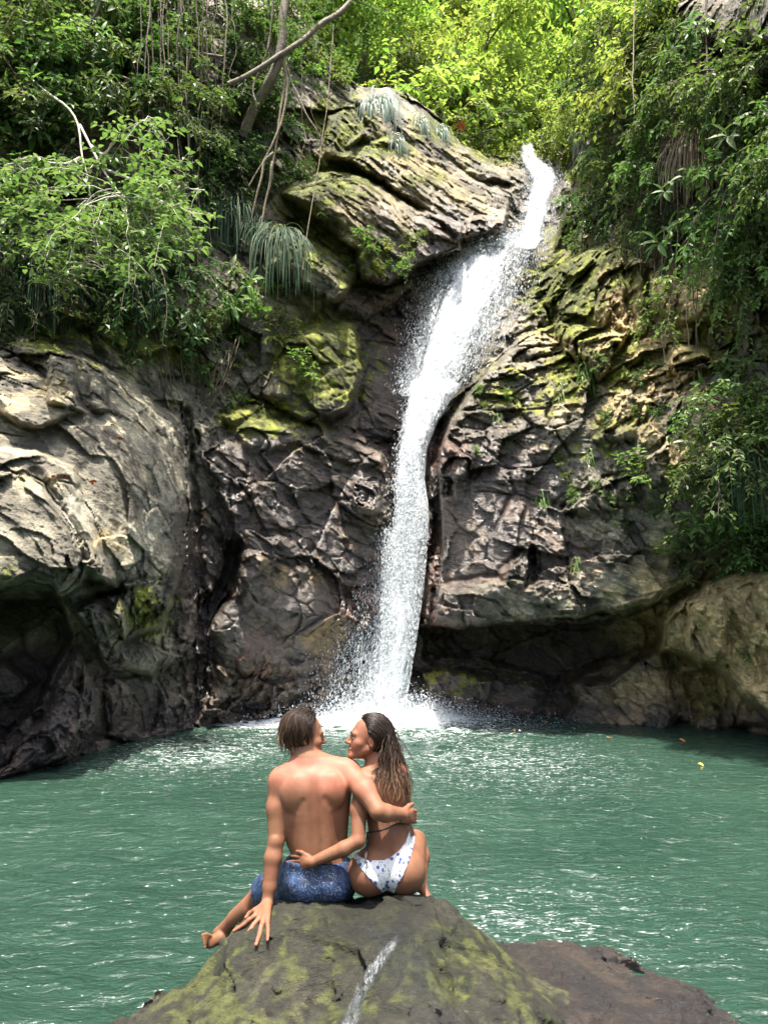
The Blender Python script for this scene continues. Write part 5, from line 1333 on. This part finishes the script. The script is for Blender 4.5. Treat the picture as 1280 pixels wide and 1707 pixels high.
def paint_skin(V, base, sun, T, rosy, extra=None):
    p = V.astype(np.float32); n = fbm(p * 9, 4, 3); n2 = fbm(p * 40, 3, 5)
    c = np.zeros(V.shape, np.float32) + np.array(base, np.float32)
    c = lerp(c, np.array(sun, np.float32), rosy(V) * (.8 + .4 * n))
    d = np.linalg.norm(V - T(0, .094, -.066), axis=1); c = lerp(c, C(.26, .07, .055), np.exp(-(d / .012) ** 2) * .9)
    for q in (-1, 1):
        d = np.linalg.norm(V - T(q * .04, .07, -.03), axis=1); c = lerp(c, C(.28, .105, .07), np.exp(-(d / .03) ** 2) * .5)
        d = np.linalg.norm(V - T(q * .031, .09, 0), axis=1); c = lerp(c, C(.09, .05, .04), np.exp(-(d / .010) ** 2) * .8)
        d = np.linalg.norm(V - T(q * .031, .088, .022), axis=1); c = lerp(c, C(.06, .035, .022), np.exp(-(d / .008) ** 2) * .6)
    if extra is not None: c = extra(V, c)
    n3 = fbm(p * 4, 3, 8)
    c = lerp(c, c * np.array((1.12, .86, .84), np.float32), sstep(-.2, .7, n3 + .4 * n) * .5)
    return c * (1 + .12 * n + .07 * n2)[:, None]
z_sh = float(W(520, 1300, 4.1)[2])
def rosy_m(V): return sstep(z_sh - .10, z_sh + .03, V[:, 2]) * (V[:, 2] < z_sh + .10) * .9 + .5 * np.exp(-((V[:, 2] - .5) / .06) ** 2) * (V[:, 0] < -.5)
def moles(V, c):
    for x, y in ((514, 1343), (505, 1360), (536, 1400), (552, 1330)):
        m = march(man, x, y); c = lerp(c, C(.10, .04, .025), np.exp(-(np.linalg.norm(V - m, axis=1) / .004) ** 2) * .8)
    return c
me, V = man.mesh('person', smooth=1)
set_col(me, 'skin', np.c_[paint_skin(V, (.170, .080, .043), (.30, .108, .070), Tm, rosy_m, moles), np.ones(len(V))])
MAN = tag(obj('person', me, M_SKIN), 'shirtless person in blue patterned swim shorts with an arm around the other', 'person')
def rosy_w(V): return .5 * sstep(z_sh - .03, z_sh + .06, V[:, 2])
me, V = wom.mesh('person', smooth=1)
set_col(me, 'skin', np.c_[paint_skin(V, (.155, .073, .039), (.25, .10, .060), Tw, rosy_w), np.ones(len(V))])
WOM = tag(obj('person', me, M_SKIN), 'long-haired person in white floral bikini smiling towards the person beside them', 'person')

def proj(X, Y, Z):
    dz = Z - CAMZ; t = Y * CT + dz * ST; v = (-Y * ST + dz * CT) / t
    return 640 + X / t * FOC, 853.5 - v * FOC
# ---- swim shorts
sf = Field((-.95, 3.85, .35), (.12, 4.95, .85), .0055)
sf.ell(W(530,1461,4.18), (.150,.115,.11), .05)
for x in (508, 554): sf.ell(W(x,1470,4.13), (.085,.10,.085), .04)
sf.ell(W(528,1415,4.165), (.130,.092,.13), .06)
his_legs(sf, .018)
for x in (512, 541): sf.cone(W(x,1322,4.098), W(x - 1,1434,4.092), .022, .030, .06)
sl_, g = sf.block(sf.lo, sf.lo + sf.n * sf.h)
gx_, gy_, gz_ = g
pts_ = np.stack(g, -1)
F = sf.F - .016 - (.010 * fbm(pts_ * np.float32(9), 3, 41) + .006 * fbm(pts_ * np.array([30, 30, 8], np.float32), 2, 42)) * 1.0
zt = float(W(528, 1437, 4.1)[2])
F = np.maximum(F, (gz_ - (zt + .022 * np.cos((gx_ + .37) * 9) - .012)) )
ax_ = unit(LK - W(506,1466,4.22)); hem = W(506,1466,4.22) + (LK - W(506,1466,4.22)) * .90
F = np.maximum(F, ((gx_ - hem[0]) * ax_[0] + (gy_ - hem[1]) * ax_[1] + (gz_ - hem[2]) * ax_[2]))
sf.F = F.astype(np.float32)
me, V = sf.mesh('swim_shorts', smooth=2)
k = NT('blue_print'); co = k.obj_co()
wv = k.n('TexWave', wave_type='BANDS', bands_direction='DIAGONAL', i_Scale=19, i_Distortion=16, i_Detail=3, i_Detail_Scale=1.6); k.l(co, wv.inputs['Vector'])
wv2 = k.n('TexWave', wave_type='RINGS', i_Scale=28, i_Distortion=20, i_Detail=2, i_Detail_Scale=1.2); k.l(co, wv2.inputs['Vector'])
msk = k.ramp(k.noise(co, 11, 2), .45, .55)
ln = k.mix(msk, wv.outputs[0], wv2.outputs[0]); bwn = k.n('RGBToBW'); k.l(ln, bwn.inputs[0])
k.l(k.mix(k.ramp(bwn.outputs[0], .90, 1.02), k.mix(k.ramp(k.noise(co, 18, 3), .4, .6), (.005, .011, .034), (.007, .026, .078)), (.16, .21, .29)), k.b.inputs['Base Color'])
k.b.inputs['Roughness'].default_value = .6; k.l(k.bump(k.noise(co, 40, 3), .3, .01), k.b.inputs['Normal'])
obj('swim_shorts', me, k.m, MAN)
# ---- bikini
bf = Field((-.30, 3.85, .45), (.30, 4.45, .95), .004)
bf.ell(W(646,1440,4.18), (.155,.115,.10), .05)
bf.ell(W(615,1455,4.135), (.108,.120,.108), .03); bf.ell(W(675,1451,4.135), (.105,.122,.115), .03)
bf.ell(W(648,1395,4.165), (.104,.080,.11), .06)
bf.cone(W(647,1462,4.035), W(650,1500,4.03), .002, .006, .018, '-')
bf.cone(W(612,1452,4.24), W(622,1446,4.66), .088, .062, .05); bf.cone(W(678,1446,4.24), RK, .094, .058, .05)
sl_, g = bf.block(bf.lo, bf.lo + bf.n * bf.h)
qx, qy = proj(*g)
BP = [(588,1420),(602,1429),(614,1434),(640,1434),(652,1428),(664,1419),(676,1404),(683,1383),(692,1383),(691,1404),(684,1430),(672,1460),(660,1482),(655,1496),(646,1496),(632,1483),(613,1463),(599,1445),(588,1428)]
d = np.full(qx.shape, 1e9)
for i in range(len(BP)): d = np.minimum(d, seg_dist(qx, qy, BP[i], BP[(i + 1) % len(BP)]))
d = np.where(inside(qx, qy, BP), -d, d) * .0031
pts_ = np.stack(g, -1)
bf.F = np.maximum(bf.F - .0055 - .0022 * fbm(pts_ * np.array([60, 60, 12], np.float32), 2, 3), d).astype(np.float32)
me, V = bf.mesh('bikini_bottom', smooth=1)
k = NT('floral_print'); co = k.obj_co()
vo = k.n('TexVoronoi', i_Scale=36, i_Randomness=.95); k.l(co, vo.inputs['Vector'])
dst = k.math('ADD', vo.outputs['Distance'], k.math('MULTIPLY', k.math('SUBTRACT', k.noise(co, 150, 2), .5), .35))
sep = k.n('SeparateColor'); k.l(vo.outputs['Color'], sep.inputs[0])
flower = k.math('MULTIPLY', k.ramp(dst, .38, .27), k.ramp(sep.outputs[0], .30, .34))
leafp = k.math('MULTIPLY', k.ramp(k.noise(co, 95, 2), .58, .62), k.ramp(sep.outputs[1], .3, .5))
cc = k.mix(leafp, (.46, .47, .47), (.13, .16, .18)); fc = k.mix(sep.outputs[2], (.010, .022, .14), (.03, .06, .22))
k.l(k.mix(flower, cc, fc), k.b.inputs['Base Color']); k.b.inputs['Roughness'].default_value = .6
obj('bikini_bottom', me, k.m, WOM)
kd = NT('dark_string'); kd.b.inputs['Base Color'].default_value = (.02, .012, .014, 1); kd.b.inputs['Roughness'].default_value = .6
TOP = None
def on_body(pts, r, name, n=20):
    pts = np.array(pts, float); s = np.linspace(0, len(pts) - 1, n); i = np.arange(len(pts)); tb = Tubes()
    tb.add(np.array([march(wom, a, b, 3.95, off=-r * .9) for a, b in zip(np.interp(s, i, pts[:, 0]), np.interp(s, i, pts[:, 1]))]), r, r, 6)
    return obj(name, tb.mesh(name), kd.m, TOP or WOM)
TOP = on_body([(611,1388),(626,1386),(640,1382),(656,1375),(670,1373),(684,1372)], .0042, 'bikini_top')
on_body([(652,1272),(662,1273),(669,1283),(673,1300),(675,1325)], .0035, 'strap')
h0 = march(wom, 612, 1388, off=-.006)
for q in ([h0, W(611,1402,h0[1]-.01), W(609,1425,4.02), W(610,1436,4.0), W(614,1447,3.995)], [h0, W(614,1402,h0[1]-.012), W(611,1428,4.015), W(607,1438,4.0)]):
    tb = Tubes(); tb.add(np.array(q), .0036, .0025, 6); obj('string', tb.mesh('string'), kd.m, TOP)

# ---- eyes, brows and the smile
def flat_mat(name, c, r=.3):
    k = NT(name); k.b.inputs['Base Color'].default_value = (*c, 1); k.b.inputs['Roughness'].default_value = r; return k.m
E_W = flat_mat('eye_white', (.16, .13, .12), .3); E_D = flat_mat('dark_iris', (.03, .018, .012), .15); E_B = flat_mat('brow_hair', (.03, .018, .012), .6); E_T = flat_mat('teeth', (.8, .78, .72), .2)
def ball(name, c, r, R, mat, parent):
    f = Field(np.array(c) - max(r) * 1.4, np.array(c) + max(r) * 1.4, max(r) / 9); f.ell(c, r, 0, R); me, V = f.mesh(name, smooth=0); return obj(name, me, mat, parent)
for T, R, s, par in ((Tm, Rm, 1.0, MAN), (Tw, Rw, .95, WOM)):
    for q in (-1, 1):
        e = ball('eye', T(q * .031, .0815, .000), np.array((.0130, .0120, .0062)) * s, R, E_W, par)
        ball('iris', T(q * .031, .0900, .000), np.array((.0060, .0045, .0052)) * s, R, E_D, e)
        tb = Tubes(); x = np.linspace(-1, 1, 9); tb.add(np.array([T(q * (.031 + .021 * a), .097 - .011 * (a * q * q + 1) ** 2 * .45 + .001, .0225 + .004 * (1 - a * a)) for a in x]), .0030 * s, .0018 * s, 5); obj('eyebrow', tb.mesh('eyebrow'), E_B, par)
        tb = Tubes(); tb.add(np.array([T(q * (.031 + .0135 * a), .0965 - .006 * a * a, .0075 - .003 * a * a) for a in x]), .0014 * s, .0014 * s, 5); obj('eyelash', tb.mesh('eyelash'), E_B, par)
ball('teeth', Tw(0, .088, -.0665), np.array((.017, .010, .0042)), Rw, E_T, WOM)

# ---- hair
def hair(T, R, s, c, nroot, length, colliders, mat, parent, seed, wave=0.0, back=.6, thick=.0030, front=.035, hang=None, clump=.006):
    rng = np.random.default_rng(seed); c = np.array(c); ec = c + R @ (np.array((0, -.014, .036)) * s); er = np.array((.074, .096, .084)) * s
    VV, FF, AL = [], [], []; off = 0
    def push(P, ce, ra, M, gap):
        q = (P - ce) @ M; k0 = np.sqrt(((q / (ra + gap)) ** 2).sum(1)); m = k0 < 1
        q[m] = q[m] / np.maximum(k0[m, None], 1e-6); return ce + q @ M.T
    u = unit(rng.normal(size=(nroot * 3, 3)))
    ok = (u[:, 2] > -.30 - .25 * (u[:, 1] < -.3)) & (u[:, 1] < np.interp(u[:, 2], (-1, -.35, -.12, 0, .3, .6, .85, 1), (-.25, -.2, .05, .30, .36, .50, .66, .7)))
    u = u[ok][:nroot]; n = len(u)
    P = ec + (u * (er + .002)) @ R.T
    L = length(u, rng); N_ = 16
    fwd, rt, up = R[:, 1], R[:, 0], R[:, 2]
    paths = [P.copy()]; lay = rng.random(n) ** 1.3; ph = rng.random(n) * 6.28
    cl = np.floor(rng.random(n) * 420).astype(int); cdir = rng.normal(size=(n, 3))[cl] * .35; cph = (rng.random(n) * 6.28)[cl]
    for i in range(N_):
        q = (P - ec) @ R; nn = unit((q / er ** 2) @ R.T); onh = ((q / (er + .02)) ** 2).sum(1) < 1.15
        g = np.array((0, 0, -1.0)) - back * fwd[None] * onh[:, None] * np.clip(.9 - 1.2 * i / N_, 0, 1) + (cdir * .5 + .12 * rng.normal(size=(n, 3)))
        if hang is not None: g = g + hang[None] * (~onh)[:, None]
        tang = unit(g - (g * nn).sum(1, keepdims=True) * nn * onh[:, None])
        P = P + tang * (L / N_)[:, None]
        gap = (.004 + .013 * lay)
        P = push(P, ec, er, R, gap[:, None])
        for ce, ra, M in colliders: P = push(P, ce, ra, M, gap[:, None] + .002)
        paths.append(P.copy())
    A = np.stack(paths, 1)                                   # strand, step, xyz
    tt = np.linspace(0, 1, N_ + 1)
    if wave:
        amp = wave * np.clip(tt * 1.6 - .5, 0, 1); w1 = np.sin(tt[None] * 22 + cph[:, None]) * amp; w2 = np.cos(tt[None] * 15 + cph[:, None] * 1.7) * amp
        A = A + w1[..., None] * np.array((1, 0, 0)) + w2[..., None] * np.array((0, -.6, 0))
    t = unit(np.gradient(A, axis=1)); a = unit(np.cross(t, np.array((.3, -.8, .5)))); b = np.cross(t, a)
    r = thick * (.35 + .65 * np.sqrt(np.clip(np.minimum(1, tt * 8 + .4) * (1 - tt ** 3), .0, 1)))[None, :, None] * rng.uniform(.6, 1.3, n)[:, None, None]
    ring = np.stack([A + a * r * 1.3, A - .6 * a * r + b * r * .8, A - .6 * a * r - b * r * .8], 2)
    I = np.arange(n * (N_ + 1) * 3).reshape(n, N_ + 1, 3)
    F = np.stack([I[:, :-1], np.roll(I[:, :-1], -1, 2), np.roll(I[:, 1:], -1, 2), I[:, 1:]], -1).reshape(-1, 4)
    me = mesh_from('hair', ring.reshape(-1, 3), F)
    al = me.attributes.new('along', 'FLOAT', 'POINT'); al.data.foreach_set('value', np.broadcast_to((tt[None] * L[:, None] / L.max())[..., None], (n, N_ + 1, 3)).astype(np.float32).ravel())
    return obj('hair', me, mat, parent)
hair(Tm, Rm, 1.0, cm, 6500, lambda u, r: (.10 + .085 * np.clip(u[:, 2] + .3, 0, 1)) * r.uniform(.75, 1.25, len(u)) + .02 * (u[:, 1] < -.2),
     [(W(514,1262,4.20), np.array((.050, .050, .06)), np.eye(3))], hair_mat('brown_hair', (.016, .009, .005), (.07, .040, .022)), MAN, 5, 0, 1.5, .0019)
hair(Tw, Rw, .95, cw, 11000, lambda u, r: (.31 + .06 * r.normal(size=len(u))) * (1 + .05 * u[:, 2]),
     [(W(637,1312,4.185), np.array((.120, .082, .10)), np.eye(3)), (W(641,1345,4.185), np.array((.112, .088, .14)), np.eye(3)), (W(627,1270,4.215), np.array((.046, .046, .07)), np.eye(3)), (s3, np.array((.046,) * 3), np.eye(3)), (W(618,1290,4.19), np.array((.05, .05, .05)), np.eye(3))],
     hair_mat('long_brown_hair', (.016, .009, .005), (.13, .068, .032)), WOM, 6, .007, 1.9, .0014, hang=np.array((-.02, -.10, 0)))

# ---- a thread of water running down the front of the boulder
def trickle():
    rows = [(662,1556,10),(655,1570,20),(640,1590,26),(626,1610,24),(612,1632,22),(600,1656,22),(590,1682,26),(582,1707,30),(574,1740,34)]
    A = np.array(rows, float); n = 60; s = np.linspace(0, len(A) - 1, n); i = np.arange(len(A)); m = 13
    cx = np.interp(s, i, A[:, 0]); cy = np.interp(s, i, A[:, 1]); w_ = np.interp(s, i, A[:, 2]) * (.62 + .35 * fbm(np.stack([s * 1.3, s * 0, s * 0], -1), 3, 3))
    u = np.linspace(-1, 1, m); V = np.zeros((n, m, 3))
    for a in range(n):
        for b in range(m): V[a, b] = march(ROCK_F, cx[a] + u[b] * w_[a], cy[a] + 2 * u[b] * u[b], 2.7, 4.6, -.006 * (1 - u[b] ** 2) - .001)
    V[..., 1] = blur(V[..., 1][..., None], 1)[..., 0]
    I = np.arange(n * m).reshape(n, m)
    me = mesh_from('trickle', V.reshape(-1, 3), np.stack([I[:-1, :-1], I[1:, :-1], I[1:, 1:], I[:-1, 1:]], -1).reshape(-1, 4))
    ua = me.attributes.new('edge', 'FLOAT', 'POINT'); ua.data.foreach_set('value', ((1 - u ** 2)[None] * np.clip((s[:, None] + .15) / 1.6, 0, 1)).astype(np.float32).ravel())
    k = NT('trickling_water'); co = k.obj_co((1, .35, .3)); e = k.n('Attribute', attribute_name='edge').outputs['Fac']
    nz_ = k.noise(co, 38, 4, .55, .6); nb_ = k.noise(k.obj_co((1, .6, .6)), 110, 3, .6)
    k.b.inputs['Base Color'].default_value = (.09, .10, .10, 1); k.b.inputs['Roughness'].default_value = .24; k.b.inputs['Specular IOR Level'].default_value = 1.0
    k.l(k.ramp(k.math('ADD', k.math('MULTIPLY', nz_, .5), k.math('MULTIPLY', e, .6)), .35, .95, 0, .7), k.b.inputs['Alpha'])
    k.l(k.bump(k.math('ADD', nz_, k.math('MULTIPLY', nb_, .25)), .9, .03), k.b.inputs['Normal'])
    obj('trickle', me, k.m, kind='structure')
trickle()
